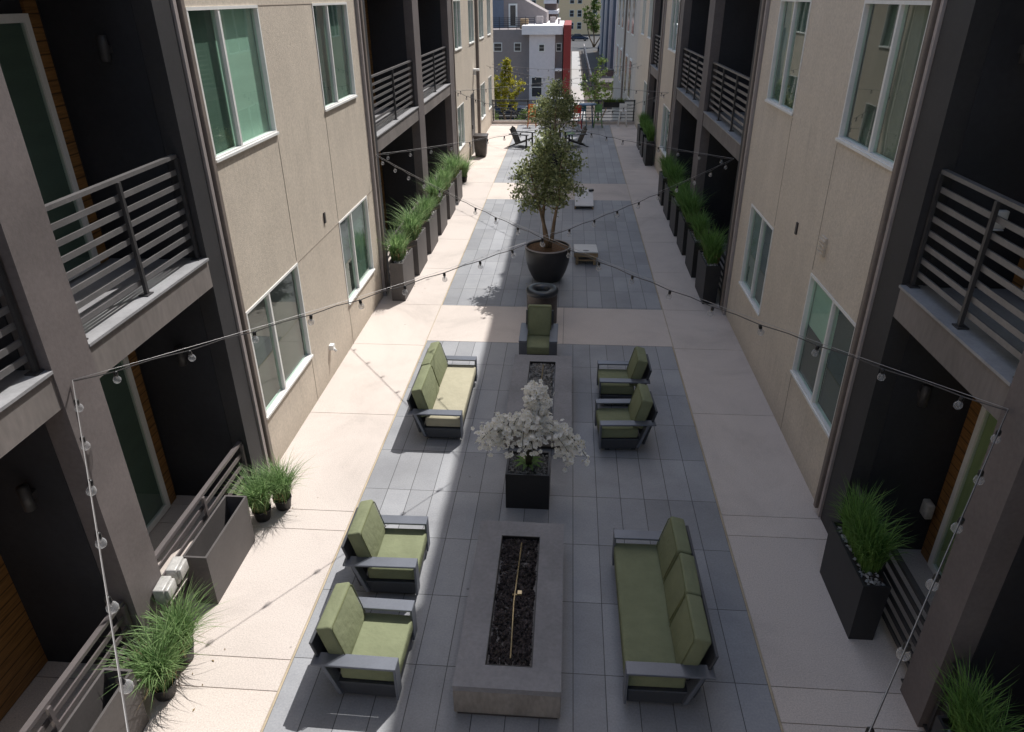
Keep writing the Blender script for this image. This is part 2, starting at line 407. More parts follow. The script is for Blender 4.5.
# ------------------------------------------------------------------ apartment wings
class Side:
    """maps facade coordinates (u along the court, d depth into the building, z) to the world"""
    def __init__(s, x, sg): s.x, s.sg = x, sg        # sg -1: building lies toward -X
    def X(s, d): return s.x+s.sg*d
    def box(s, mb, u0, u1, d0, d1, z0, z1): mb.box(s.X(d0), s.X(d1), u0, u1, z0, z1)
    def face(s, mb, u0, u1, d, z0, z1):
        x = s.X(d); q = [(x,u0,z0),(x,u1,z0),(x,u1,z1),(x,u0,z1)]
        if s.sg > 0: q = q[::-1]
        mb.quad(*q)

def wall(S, mb, u0, u1, z0, z1, holes, rev=.09):
    us = sorted({u0, u1, *[h[0] for h in holes], *[h[1] for h in holes]})
    zs = sorted({z0, z1, *[h[2] for h in holes], *[h[3] for h in holes]})
    for a, b_ in zip(us, us[1:]):
        for c, d in zip(zs, zs[1:]):
            if any(h[0] <= a and b_ <= h[1] and h[2] <= c and d <= h[3] for h in holes): continue
            S.face(mb, a, b_, 0, c, d)
    for h in holes:
        a, b_, c, d = h; x0, x1 = S.X(0), S.X(rev)
        mb.quad((x0,a,c),(x1,a,c),(x1,a,d),(x0,a,d)); mb.quad((x0,b_,c),(x0,b_,d),(x1,b_,d),(x1,b_,c))
        mb.quad((x0,a,c),(x0,b_,c),(x1,b_,c),(x1,a,c)); mb.quad((x0,a,d),(x1,a,d),(x1,b_,d),(x0,b_,d))

def window(S, root, a, b_, c, d, mull=.5, blind=1, blind_frac=1.0, pale='blind', dim='blind_dark'):
    f = MB(); t = .032
    S.box(f, a, b_, -.012, .07, c, c+t); S.box(f, a, b_, -.012, .07, d-t, d)
    S.box(f, a, a+t, -.01, .07, c+t, d-t); S.box(f, b_-t, b_, -.01, .07, c+t, d-t)
    m_ = a+(b_-a)*mull
    S.box(f, m_-.022, m_+.022, -.008, .06, c+t, d-t)
    fo = f.build('window', M['white_frame'], root)
    sl = MB(); S.box(sl, a-.015, b_+.015, -.03, -.012, c-.018, c+.012); sl.build('sill', M['white_frame'], fo)
    for i, (p, q) in enumerate(((a+t, m_-.022), (m_+.022, b_-t))):
        gp = MB(); S.face(gp, p, q, .03+.012*i, c+t, d-t); gp.build('pane', M['glass'], fo)
        dark = (i == blind)
        bl = MB(); S.face(bl, p-.02, q+.02, .085, c, d)
        bl.build('blind', M[dim] if dark else M[pale], fo)
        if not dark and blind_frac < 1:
            b2 = MB(); S.face(b2, p-.02, q+.02, .08, c, c+(d-c)*(1-blind_frac)); b2.build('blind', M['reflect_brown'], fo)  # lower part painted brown as the dark reflection in the pane

def railing(S, parent, u0, u1, z, h, bars, d=.04, posts=2, mt='steel', name='railing'):
    r = MB()
    S.box(r, u0, u1, d-.025, d+.025, z+h-.035, z+h)
    n = bars
    for i in range(n):
        zz = z+.1+(h-.16)*i/n
        S.box(r, u0, u1, d-.008, d+.008, zz, zz+.047)
    ro = r.build(name, M[mt], parent)
    k = max(1, posts)
    for i in range(k+1):
        p = MB(); u = u0+.02+(u1-u0-.04)*i/k
        S.box(p, u-.018, u+.018, d-.04, d-.009, z+.011, z+h-.036)
        S.box(p, u-.05, u+.05, d-.06, d+.03, z-.004, z+.010)
        p.build('railing_post', M['rail_dark' if mt != 'patio_rail' else 'patio_rail'], ro)
    return ro

def bay(S, root, u0, u1, depth, door=(0, 1), rail_posts=2, low=True, low_range=None, siding_w=.32, blind='blind_mid', lowmt='patio_rail'):
    """two stacked recesses: patio below, balcony above"""
    for lv, (z0, z1) in enumerate(((0.0, 2.80), (3.10, 6.0))):
        rw = MB()
        du0 = u0+(u1-u0)*door[0]; du1 = u0+(u1-u0)*door[1]
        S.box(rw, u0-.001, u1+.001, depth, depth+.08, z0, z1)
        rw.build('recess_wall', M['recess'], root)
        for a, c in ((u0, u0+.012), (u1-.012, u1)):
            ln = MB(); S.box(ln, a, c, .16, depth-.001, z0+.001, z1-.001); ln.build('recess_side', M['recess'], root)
        sd = MB(); S.box(sd, du1+.002, du1+siding_w, depth-.03, depth-.001, z0+.01, z1-.01)
        sd.build('wood_siding', M['siding'], root)
        fr = MB(); zt = z0+2.3; t = .07; dd = depth-.05
        S.box(fr, du0, du1, dd, depth-.001, z0+.02, z0+.02+t); S.box(fr, du0, du1, dd, depth-.001, zt-t, zt)
        S.box(fr, du0, du0+t, dd, depth-.001, z0+.02+t, zt-t); S.box(fr, du1-t, du1, dd, depth-.001, z0+.02+t, zt-t)
        mm = (du0+du1)/2+.1; S.box(fr, mm-.04, mm+.04, dd+.01, depth-.001, z0+.02+t, zt-t)
        fo = fr.build('sliding_door', M['white_frame'], root)
        for i, (p, q) in enumerate(((du0+t, mm-.04), (mm+.04, du1-t))):
            gp = MB(); S.face(gp, p, q, depth-.03, z0+.09, zt-t); gp.build('pane', M['glass_door'], fo)
            bl = MB(); S.face(bl, p, q, depth-.004, z0+.09, zt-t); bl.build('blind', M[blind], fo)
            if i == 1: hd = MB(); S.box(hd, p+.02, p+.05, dd-.03, dd-.002, z0+.95, z0+1.2); hd.build('handle', M['rail_dark'], fo)
        # wall sconce on the far return wall
        sc_ = MB(); xx = S.X(depth*.45)
        sc_.tube([(xx, u1-.1, z0+1.9), (xx, u1-.1, z0+2.12)], .045, 12)
        sc_.box(xx-.03, xx+.03, u1-.1, u1, z0+1.97, z0+2.03)
        if u0 < 10: sc_.build('wall_sconce', M['rail_dark'], root)
    fl = MB(); S.box(fl, u0, u1, .26, depth-.001, 2.84, 3.095); fl.build('balcony_floor', M['cap'], root)
    b_ = MB(); S.box(b_, u0+.002, u1-.002, -.03, .26, 2.80, 3.09)
    bo = b_.build('balcony', M['fascia'], root)
    cp = MB(); S.box(cp, u0+.002, u1-.002, -.05, .262, 3.091, 3.115); cp.build('balcony_cap', M['cap'], bo)
    railing(S, bo, u0+.02, u1-.02, 3.117, 1.05, 7, .07, rail_posts)
    hd = MB(); S.box(hd, u0+.002, u1-.002, -.03, .26, 6.0, 6.3); S.box(hd, u0, u1, .26, depth, 6.0, 6.3); hd.build('header', M['fascia'], root)
    if low:
        a, c = low_range or (u0, u1)
        railing(S, root, a+.02, c-.02, .03, .82, 5, .05, rail_posts, lowmt, 'patio_railing')

def pillar(S, root, u0, u1, depth, ztop=6.3, proud=.045, mt='pillar'):
    p = MB(); S.box(p, u0, u1, -proud, depth+.1, 0, ztop); p.build('pillar', M[mt], root)

def trim(S, root, u0, u1, ztop=14.1):
    """stack of flashing strips and a downspout between pillar and stucco"""
    w_ = (u1-u0)
    bk = MB(); S.box(bk, u0, u1, .02, .2, 0, ztop); bk.build('trim_backing', M['trim_dark'], root)
    a = MB(); S.box(a, u0+.08*w_, u0+.30*w_, -.05, .019, 0, ztop); S.box(a, u0+.86*w_, u1, -.012, .019, 0, ztop)
    a.build('trim_strip', M['trim_light'], root)
    d = MB(); S.box(d, u0+.44*w_, u0+.74*w_, -.075, .019, .06, ztop); d.build('downspout', M['trim_brown'], root, bevel=.008, seg=1)

def shell(S, root, u0, u1, mt, ztop, back=9):
    m = MB()
    S.face(m, u0, u1, back, -4, ztop)
    x0, x1 = S.X(0), S.X(back)
    m.quad((x0,u0,-4),(x1,u0,-4),(x1,u0,ztop),(x0,u0,ztop)); m.quad((x0,u1,-4),(x0,u1,ztop),(x1,u1,ztop),(x1,u1,-4))
    m.quad((x0,u0,ztop),(x1,u0,ztop),(x1,u1,ztop),(x0,u1,ztop))
    m.build('shell', mt, root)

def joints(S, root, lines):
    for (u0, u1, z0, z1) in lines:
        j = MB(); S.box(j, u0, u1, -.0035, .0, z0, z1); j.build('control_joint', M['joint_line'], root)

TOP = 14.1
# ---- left wing
SL = Side(XL, -1)
LB = thing('apartment_wing', 'long beige stucco apartment wing on the left, catching the sun', 'apartment building', (XL, 12, 0))
def into(root, fn):
    """run fn (it builds in world coordinates), then hang what it made under root"""
    before = set(C.objects)
    fn()
    root_loc = Matrix.Translation(root.location)
    for o in set(C.objects)-before:
        if o.parent == root: o.matrix_parent_inverse = root_loc.inverted()
def left_wing():
    S, r = SL, LB
    TOP = 9.8
    shell(S, r, -16, 37.2, M['stucco'], TOP)
    wm = MB()
    h1 = [(7.42, 9.19, .77, 2.22), (11.18, 12.95, .77, 2.22), (7.42, 9.19, 3.97, 5.43), (11.18, 12.95, 3.97, 5.43)]
    wall(S, wm, 7.36, 13.45, 0, TOP, h1)
    h2 = [(24.75, 26.3, .8, 2.2), (24.75, 26.3, 3.95, 5.4), (28.3, 29.8, 3.95, 5.4), (31.5, 33.1, 3.95, 5.4), (31.5, 33.1, .8, 2.2), (34.6, 36.0, 3.95, 5.4), (34.6, 36.0, .8, 2.2)]
    wall(S, wm, 24.3, 37.2, 0, TOP, h2)
    wall(S, wm, -16, 1.8, 0, TOP, [])
    for a, b_ in ((1.8, 7.36), (13.45, 24.3)): wall(S, wm, a, b_, 6.3, TOP, [])
    wm.build('stucco_wall', M['stucco'], r)
    for k, h in enumerate(h1): window(S, r, *h, mull=.40, blind=0, pale=('reflect_brown', 'blind_mid', 'blind', 'blind_mid')[k], dim=('reflect_brown', 'blind_dark', 'blind_mid', 'blind_dark')[k])
    for h in h2: window(S, r, *h, mull=.5, blind=0, pale='blind_mid')
    ln = [(9.19, 9.197, 2.25, 3.94), (9.19, 11.18, 2.205, 2.212), (9.19, 11.18, 5.42, 5.427), (9.18, 9.187, 0, .74), (11.18, 11.187, 2.25, 3.94), (11.18, 11.187, 0, .74), (12.95, 13.45, 2.205, 2.212)]
    joints(S, r, ln)
    D = 1.02
    bay(S, r, 2.2, 4.28, D, (.02, .55), 2, siding_w=.92)
    bay(S, r, 4.72, 6.78, D, (.04, .88), 2, siding_w=.17)
    bay(S, r, 13.95, 18.15, D, (.03, .40), 2, siding_w=2.45)
    bay(S, r, 18.85, 23.3, D, (.03, .45), 2, siding_w=2.0)
    for a, b_ in ((1.8, 2.2), (4.28, 4.72), (18.15, 18.85), (23.3, 23.95)): pillar(S, r, a, b_, D)
    pillar(S, r, 13.78, 13.95, D, mt='end_pillar'); pillar(S, r, 6.78, 7.10, D, mt='end_pillar', proud=.03)
    trim(S, r, 7.10, 7.36, TOP); trim(S, r, 13.45, 13.78, TOP); trim(S, r, 23.95, 24.3, TOP)
    ds = MB(); S.box(ds, 30.3, 30.5, -.1, -.002, .05, TOP); ds.build('downspout', M['trim_brown'], r)
    dr = MB(); S.box(dr, 28.25, 29.15, -.02, .05, 0, 2.2); do = dr.build('door', M['rail_dark'], r)
    hd = MB(); S.box(hd, 28.32, 28.36, -.06, -.02, .95, 1.1); hd.build('handle', M['steel'], do)
    fl = MB(); S.box(fl, 29.2, 29.5, -.22, -.002, 2.95, 3.02); S.box(fl, 29.3, 29.4, -.1, -.002, 2.8, 2.95); fl.build('flood_light', M['white_paint'], r)
    # small white hose bib and wall slots
    hb = MB(); S.box(hb, 9.95, 10.05, -.07, -.001, .48, .56); hb.tube([(S.X(-.05), 10, .5), (S.X(-.1), 10, .44)], .022, 8); hb.build('hose_bib', M['white_paint'], r)
    vs = MB(); S.box(vs, 10.5, 10.56, -.02, -.001, 2.4, 2.56); vs.build('vent_slot', M['trim_dark'], r)
into(LB, left_wing)

# ---- right wing
SR = Side(XR, 1)
RB = thing('apartment_wing', 'long beige stucco apartment wing on the right, all in shade', 'apartment building', (XR, 12, 0))
def right_wing():
    S, r = SR, RB
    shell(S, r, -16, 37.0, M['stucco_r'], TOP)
    wm = MB()
    h1 = [(7.14, 8.77, .95, 2.36), (10.68, 12.15, .95, 2.36), (7.14, 8.77, 4.0, 5.43), (10.68, 12.2, 4.0, 5.43)]
    wall(S, wm, 7.08, 12.85, 0, TOP, h1)
    h2 = [(23.4, 25.2, .9, 2.3), (23.4, 25.2, 3.95, 5.4)]
    wall(S, wm, 23.0, 26.6, 0, TOP, h2)
    h3 = [(31.0, 32.4, .9, 2.3), (31.0, 32.4, 3.95, 5.4), (34, 35.4, 3.95, 5.4)]
    wall(S, wm, 30.5, 37.0, 0, TOP, h3)
    wall(S, wm, -16, 1.8, 0, TOP, [])
    for a, b_ in ((1.8, 7.08), (12.85, 23.0), (26.6, 30.5)): wall(S, wm, a, b_, 6.3, TOP, [])
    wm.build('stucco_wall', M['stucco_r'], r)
    window(S, r, *h1[0], mull=.46, blind=0, blind_frac=.5); window(S, r, *h1[1], mull=.46, blind=0, pale='blind_mid')
    window(S, r, *h1[2], mull=.42, blind=0, pale='reflect_brown', dim='reflect_rose'); window(S, r, *h1[3], mull=.5, blind=0, pale='blind_mid')
    for h in h2+h3: window(S, r, *h, mull=.5, blind=0, pale='blind_mid')
    joints(S, r, [(8.77, 8.776, 2.4, 3.95), (10.68, 10.686, 2.4, 3.95), (8.77, 8.776, 0, .9)])
    D = .92
    bay(S, r, 2.2, 4.14, D, (.02, .6), 2, siding_w=.6, blind='blind_olive', lowmt='rail_dark')
    bay(S, r, 4.5, 6.38, D, (.04, .86), 2, siding_w=.2, blind='blind_olive', lowmt='rail_dark')
    bay(S, r, 13.36, 17.45, D, (.05, .5), 3, siding_w=.3, blind='blind_olive', lowmt='rail_dark')
    bay(S, r, 18.15, 22.2, D, (.05, .5), 3, siding_w=.3, blind='blind_olive', lowmt='rail_dark')
    bay(S, r, 27.4, 30.0, D, (.1, .7), 2, siding_w=.3, blind='blind_olive', lowmt='rail_dark')
    for a, b_ in ((1.8, 2.2), (4.14, 4.5), (17.45, 18.15), (22.2, 22.7), (26.9, 27.4), (30.0, 30.2)): pillar(S, r, a, b_, D)
    pillar(S, r, 6.38, 6.84, D, mt='end_pillar', proud=.03); pillar(S, r, 13.2, 13.36, D, mt='end_pillar')
    trim(S, r, 6.84, 7.08); trim(S, r, 12.85, 13.2); trim(S, r, 22.7, 23.0); trim(S, r, 26.6, 26.9); trim(S, r, 30.2, 30.5)
    vn = MB(); S.box(vn, 8.45, 8.62, -.03, -.001, 2.68, 2.9)
    for k in range(4): S.box(vn, 8.44, 8.63, -.05, -.03, 2.7+.05*k, 2.72+.05*k)
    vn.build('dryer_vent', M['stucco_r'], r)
    vs = MB(); S.box(vs, 9.6, 9.66, -.02, -.001, 2.6, 2.76); vs.build('vent_slot', M['trim_dark'], r)
into(RB, right_wing)

# weatherproof outlet covers at the foot of the left pillar, one globe in each shaded patio
for k in range(2):
    o = MB().box(-.05, .05, -.1, .1, -.09, .09).box(.05, .085, -.085, .085, -.05, .075).build('outlet_cover', M['outlet'], bevel=.012)
    o.location = (XL+.1, 4.72+.24*k-.1, .62+.02*k); o.rotation_euler = (0, 0, .1)
    tag(o, ('nearer' if k == 0 else 'farther')+' of two clear grey outlet covers low on the left pillar', 'outlet cover', 'outlet covers on the left pillar')
o = MB().box(-.04, .04, -.07, .07, -.09, .09).build('outlet_cover', M['outlet'], bevel=.015)
o.location = (XR+.80, 6.3, .62); tag(o, 'pale outlet cover low on dark patio wall above tall grass planter', 'outlet cover')
o = MB().box(-.03, .03, -.055, .055, -.08, .08).box(-.04, .04, -.045, .045, -.095, -.08).build('outlet_cover', M['white_paint'], bevel=.012)
o.location = (XR+.62, 6.33, 3.75); o.rotation_euler = (0, 0, R(90)); tag(o, 'white outlet cover inside the upper right balcony', 'outlet cover')

# ------------------------------------------------------------------ lounge furniture
def chair_mesh_parts(root, W, backs, seat_mat, back_mat, tall=0, L=.68):
    """faces +X; origin at rear centre on the floor"""
    ah = .46; aw = .135
    fr = MB(); fr.box(.14, L-.03, -W/2+aw*.35, W/2-aw*.35, .055, .205); fr.build('seat_base', M['chair_dark'], root, bevel=.006, seg=1)
    for fx in (.2, L-.12):
        for s in (-1, 1): MB().box(fx-.03, fx+.03, s*(W/2-aw*1.1)-.03, s*(W/2-aw*1.1)+.03, 0, .054).build('foot', M['plastic_black'], root)
    bk = MB(); bk.prism([(.06, .10), (.09, .10), (-.05, .60+tall), (-.08, .60+tall)], -W/2+aw*.6, W/2-aw*.6); bk.build('back_panel', M['chair_dark'], root, bevel=.005, seg=1)
    for s in (-1, 1):
        y0, y1 = (s*W/2, s*(W/2-aw))
        a = MB(); a.prism([(-.06, ah-.022), (L, ah-.022), (L, ah), (-.06, ah)], min(y0, y1), max(y0, y1))
        ao = a.build('arm', M['chair_metal'], root, bevel=.004, seg=1)
        f = MB(); f.box(L-.022, L-.001, y0+(.004*-s), y1, .075, ah-.024); f.build('front_leg', M['chair_metal'], root, bevel=.003, seg=1)
        l = MB(); l.prism([(.02, ah-.024), (.06, ah-.024), (.18, .09), (.14, .09)], min(y0, y1)+.01, max(y0, y1)-.01); l.build('rear_leg', M['chair_metal'], root, bevel=.003, seg=1)
    iw = W-2*aw+.02
    st = MB(); st.box(.16, L-.005, -iw/2-.05, iw/2+.05, .208, .352)
    so = st.build('seat_cushion', seat_mat, root, bevel=.024, seg=3)
    n = backs; bw = (iw+.02)/n
    for k in range(n):
        y = -iw/2-.01+bw*(k+.5)
        b_ = MB(); b_.box(-.075, .075, -bw/2+.006, bw/2-.006, 0, .42+tall)
        bo = b_.build('back_cushion', back_mat, root, bevel=.024, seg=3)
        bo.location = (.165, y, .335); bo.rotation_euler = (0, -R(15+(k % 2)*1.5), R(random.uniform(-1.5, 1.5)))
        pp = MB(); zt = .42+tall
        pp.tube([(.077, -bw/2+.04, .02), (.077, -bw/2+.012, .05), (.077, -bw/2+.012, zt-.05), (.077, -bw/2+.04, zt-.02), (.077, bw/2-.04, zt-.02), (.077, bw/2-.012, zt-.05), (.077, bw/2-.012, .05)], .0055, 6)
        pp.build('piping', M['pipe_c'], bo)
CU = M['cushion']
c1 = thing('lounge_chair', 'olive cushioned grey lounge chair in the sun, nearest the camera on the left', 'armchair', (-2.01, 4.43, 0), R(-1), 'olive lounge chairs')
chair_mesh_parts(c1, .79, 1, CU, CU, .02)
def chair(label, x, y, rz):
    c = copy_tree(c1); c.location = (x, y, 0); c.rotation_euler = (0, 0, rz); c['label'] = label; return c
chair('olive cushioned grey lounge chair in the sun, just beyond the nearest left one', -2.09, 5.62, R(1))
chair('olive lounge chair in shade on the right, nearer of the facing pair', 1.18, 8.40, R(184)).scale = (1, .88, 1)
chair('olive lounge chair in shade on the right, farther of the facing pair', 1.23, 9.56, R(181)).scale = (1, .88, 1)
c2 = thing('lounge_chair', 'high-backed olive lounge chair facing the camera in front of the round bin', 'armchair', (-.41, 11.20, 0), R(-90), 'olive lounge chairs')
chair_mesh_parts(c2, .64, 1, CU, CU, .10)
s1 = thing('sofa', 'three-cushion olive sofa in the shade right of the near fire pit', 'sofa', (1.28, 5.04, 0), R(180.5))
chair_mesh_parts(s1, 1.82, 3, CU, CU, .02)
s2 = thing('loveseat', 'loveseat with light-washed seat pad and two olive back cushions by the left walk', 'sofa', (-2.03, 9.03, 0), R(0))
chair_mesh_parts(s2, 1.78, 2, M['cushion_washed'], CU, .02)

# ------------------------------------------------------------------ fire pits
def rocks(mb, x0, x1, y0, y1, z, n, r0, r1, rng, circ=None):
    for _ in range(n):
        for _t in range(20):
            x, y = rng.uniform(x0, x1), rng.uniform(y0, y1)
            if not circ or math.hypot(x-circ[0], y-circ[1]) < circ[2]: break
        r = rng.uniform(r0, r1); zz = z+rng.uniform(-.3, .5)*r
        v = []
        for p in ((1,0,0),(-1,0,0),(0,1,0),(0,-1,0),(0,0,1),(0,0,-1)):
            v.append((x+p[0]*r*rng.uniform(.7,1.25)+rng.uniform(-.3,.3)*r, y+p[1]*r*rng.uniform(.7,1.25)+rng.uniform(-.3,.3)*r, zz+p[2]*r*rng.uniform(.6,1)))
        mb.add(v, [(0,2,4),(2,1,4),(1,3,4),(3,0,4),(2,0,5),(1,2,5),(3,1,5),(0,3,5)])
def fire_pit(label, y0, rock_mat, dx=0):
    t = thing('fire_pit', label, 'fire pit', (-.39+dx, y0+1.06, 0), 0, 'concrete fire pits')
    W, L, h = .455, 1.06, .38; tx, ty = .205, .83
    b_ = MB(); b_.box(-W+.025, W-.025, -L+.025, L-.025, 0, .05); b_.build('plinth', M['trim_dark'], t)
    bd = MB()
    bd.box(-W, W, -L, L, .05, h-.06); bd.build('body', M['fp_face'], t, bevel=.008, seg=2)
    tp = MB()
    tp.box(-W, -tx, -L, L, h-.058, h); tp.box(tx, W, -L, L, h-.058, h); tp.box(-tx, tx, -L, -ty, h-.058, h); tp.box(-tx, tx, ty, L, h-.058, h)
    tp.build('top', M['fp'], t)
    # thin metal lip and rock bed
    lp = MB()
    lp.box(-tx, -tx+.008, -ty, ty, h-.055, h+.003); lp.box(tx-.008, tx, -ty, ty, h-.055, h+.003); lp.box(-tx+.008, tx-.008, -ty, -ty+.008, h-.055, h+.003); lp.box(-tx+.008, tx-.008, ty-.008, ty, h-.055, h+.003)
    lp.build('burner_pan', M['plastic_black'], t)
    rg = random.Random(3); rk = MB(); rk.box(-tx+.009, tx-.009, -ty+.009, ty-.009, h-.057, h-.05)
    rocks(rk, -tx+.025, tx-.025, -ty+.025, ty-.025, h-.03, 1500, .012, .024, rg)
    rk.build('lava_rock', rock_mat, t)
    pi = MB(); pi.tube([(.01, -ty+.09, h-.005), (-.008, -.1, h-.004), (.015, ty-.1, h-.005)], .0075, 8)
    pi.tube([(-.03, 0, h-.006), (.03, 0, h-.006)], .008, 8); pi.box(.02, .06, -.005, .04, h-.01, h+.012)
    pi.build('burner_pipe', M['brass'], t)
fire_pit('long grey concrete fire pit with black lava rock, nearest the camera', 3.97, M['lava'])
fire_pit('concrete fire pit beyond the white orchid planter', 8.06, M['pebble_d'], .08)

# ------------------------------------------------------------------ orchids in a square pot
oc = (-.375, 7.04)
t = thing('square_planter', 'small square black planter topped with grey pebbles at the fire pit end', 'planter', (*oc, 0))
def tapered_pot(root, W, D, h, mt, rim=.02, taper=.0, floor=.06):
    m = MB()
    a, b_ = W/2, D/2; c, d = a-taper, b_-taper
    o = [(-c,-d,0),(c,-d,0),(c,d,0),(-c,d,0),(-a,-b_,h),(a,-b_,h),(a,b_,h),(-a,b_,h)]
    i_ = [(-a+rim,-b_+rim,h),(a-rim,-b_+rim,h),(a-rim,b_-rim,h),(-a+rim,b_-rim,h)]
    k = [(-a+rim,-b_+rim,h-floor),(a-rim,-b_+rim,h-floor),(a-rim,b_-rim,h-floor),(-a+rim,b_-rim,h-floor)]
    m.add(o+i_+k, [(0,3,2,1),(0,1,5,4),(1,2,6,5),(2,3,7,6),(3,0,4,7),(4,5,9,8),(5,6,10,9),(6,7,11,10),(7,4,8,11),(8,9,13,12),(9,10,14,13),(10,11,15,14),(11,8,12,15),(12,13,14,15)])
    return m.build('pot', mt, root)
tapered_pot(t, .52, .5, .5, M['planter_dark'], .022, 0, .05)
rg = random.Random(5); pb = MB(); rocks(pb, -.225, .225, -.215, .215, .465, 520, .011, .02, rg); pb.build('gravel', M['pebble_d'], t)
t = thing('orchid', 'white orchid sprays arching out of the square black planter', 'flowers', (*oc, .45))
rg = random.Random(11)
st = MB(); fl = MB()
ctr = MB()
def flower(mb, p, s, rng):
    ax = Vector((rng.gauss(0, .8), rng.gauss(-.5, .8), rng.gauss(.85, .6))).normalized()
    u = ax.orthogonal().normalized(); w_ = ax.cross(u)
    ph = rng.random()*6
    for k in range(5):
        a = ph+k*2*math.pi/5
        d = u*math.cos(a)+w_*math.sin(a); q = ax.cross(d)
        tip = p+d*s+ax*s*.15
        mb.add([p, p+d*s*.5+q*s*.5+ax*s*.22, p+d*s*.9+q*s*.32+ax*s*.2, tip, p+d*s*.9-q*s*.32+ax*s*.2, p+d*s*.5-q*s*.5+ax*s*.22], [(0,1,2,3),(0,3,4,5)], True)
    (ctr if ctr is not None else mb).add([p+ax*s*.34+u*s*.2, p+ax*s*.34-u*s*.2, p+ax*s*.1+w_*s*.3], [(0,1,2)])
# arching sprays: (tip offset x, y, height of arch, drop)
sprays = []
for cx, cy, hz, dr, n, w_ in ((-.48, .0, .62, .36, 8, .07), (.52, -.02, .56, .34, 8, .07), (-.04, .2, .95, .34, 9, .11), (-.06, -.16, .74, .36, 7, .08), (.12, .1, .86, .34, 5, .09)):
    for k in range(n): sprays.append((cx+rg.gauss(0, w_), cy+rg.gauss(0, w_), hz+rg.gauss(0, .05), dr*rg.uniform(.6, 1.1)))
for cx, cy, hz, dr in sprays:
    pts = []; b0 = Vector((rg.uniform(-.03, .03), rg.uniform(-.03, .03), 0))
    for i in range(13):
        q = i/12
        x = b0.x+cx*q**1.6; y = b0.y+cy*q**1.6
        z = hz*math.sin(min(1, q/.68)*math.pi/2)-(max(0, q-.68)/.32)**1.5*dr
        pts.append((x, y, z))
    st.tube(pts, .004, 5)
    for i in range(7, 13):
        for _ in range(8):
            q = Vector(pts[i])+Vector((rg.gauss(0, .042), rg.gauss(0, .042), rg.gauss(-.01, .04)))
            flower(fl, q, rg.uniform(.026, .036), rg)
st.build('stem', M['stem'], t); fl.build('blossom', M['petal'], t); ctr.build('blossom_centre', M['leaf_y'], t)
lv = MB()
for k in range(10):
    a = k*.63; d = Vector((math.cos(a), math.sin(a), 0)); q = Vector((-d.y, d.x, 0))
    lv.add([d*.02, d*.1+q*.03+Vector((0,0,.09)), d*.2+Vector((0,0,.06)), d*.1-q*.03+Vector((0,0,.09))], [(0,1,2,3)], True)
lv.build('leaf', M['grass'], t)

# ------------------------------------------------------------------ grasses and planters
def grass_mesh(n, w, d, h, rng, spread=.35, lean=(0, 0), wid=.006):
    mb = MB()
    for _ in range(n):
        x, y = rng.uniform(-w/2, w/2), rng.uniform(-d/2, d/2)
        a = rng.uniform(0, 2*math.pi); ln = h*rng.uniform(.55, 1.1); sp = spread*rng.uniform(.15, 1.0)*ln*1.5
        dx = math.cos(a)*sp+x*.35+lean[0]*ln; dy = math.sin(a)*sp+y*.3+lean[1]*ln
        s = Vector((-dy, dx, 0)); s = (s.normalized() if s.length > 1e-5 else Vector((1, 0, 0)))
        s = (s+Vector((rng.gauss(0, .5), rng.gauss(0, .5), 0))).normalized()
        vs = []; seg = 4; droop = rng.uniform(.05, .45)
        for i in range(seg+1):
            q = i/seg
            p = Vector((x+dx*q*q, y+dy*q*q, ln*(q-droop*q**3)))
            ww = wid*(1-q)**.6*(.6+.8*min(1, q*4))/1.2
            if i == seg: vs.append(p)
            else: vs += [p-s*ww, p+s*ww]
        fs = [(2*i, 2*i+1, 2*i+3, 2*i+2) for i in range(seg-1)]+[(2*seg-2, 2*seg-1, 2*seg)]
        mb.add(vs, fs, True)
    return mb
ORD = ['nearest', 'second nearest', 'third', 'fourth', 'fifth', 'farthest']
def planter(label, x, y, W, D, h, mt, group, gravel='pebble', fill=True):
    p = thing('planter', label, 'planter', (x, y, 0), 0, group)
    tapered_pot(p, W, D, h, M[mt], .022, .012 if W < .3 and D < 1 else .0, .05 if fill else h-.06)
    rg = random.Random(int(y*100))
    if fill:
        so = MB().box(-W/2+.023, W/2-.023, -D/2+.023, D/2-.023, h-.055, h-.045); so.build('soil', M['soil'], p)
        pb = MB(); rocks(pb, -W/2+.04, W/2-.04, -D/2+.04, D/2-.04, h-.035, 160, .012, .022, rg); pb.build('gravel', M[gravel], p)
    return p
def grass(label, x, y, z, meshes, group, rz=0, s=1.0):
    t = thing('ornamental_grass', label, 'ornamental grass', (x, y, z), rz, group)
    t.scale = (s, s, s)
    for nm, me in meshes:
        o = bpy.data.objects.new(nm, me); C.objects.link(o); o.parent = t
    return t
def gm(n, w, d, h, seed, mt, **k):
    r_ = random.Random(seed); o = grass_mesh(n, w, d, h, r_, **k).build('blades', M[mt]); me = o.data; bpy.data.objects.remove(o); return me
GL = [gm(760, .17, .42+.06*i, .56, 20+i, 'grass_s', spread=.42+.05*i, lean=(.04*(i-1), .08*(i-1.5))) for i in range(4)]
GR = [gm(760, .17, .40+.06*i, .60, 30+i, 'grass', spread=.38+.05*i, lean=(-.04*(i-1), .08*(i-1.5))) for i in range(4)]
DRY = gm(70, .18, .5, .42, 77, 'straw', spread=.8, wid=.004)
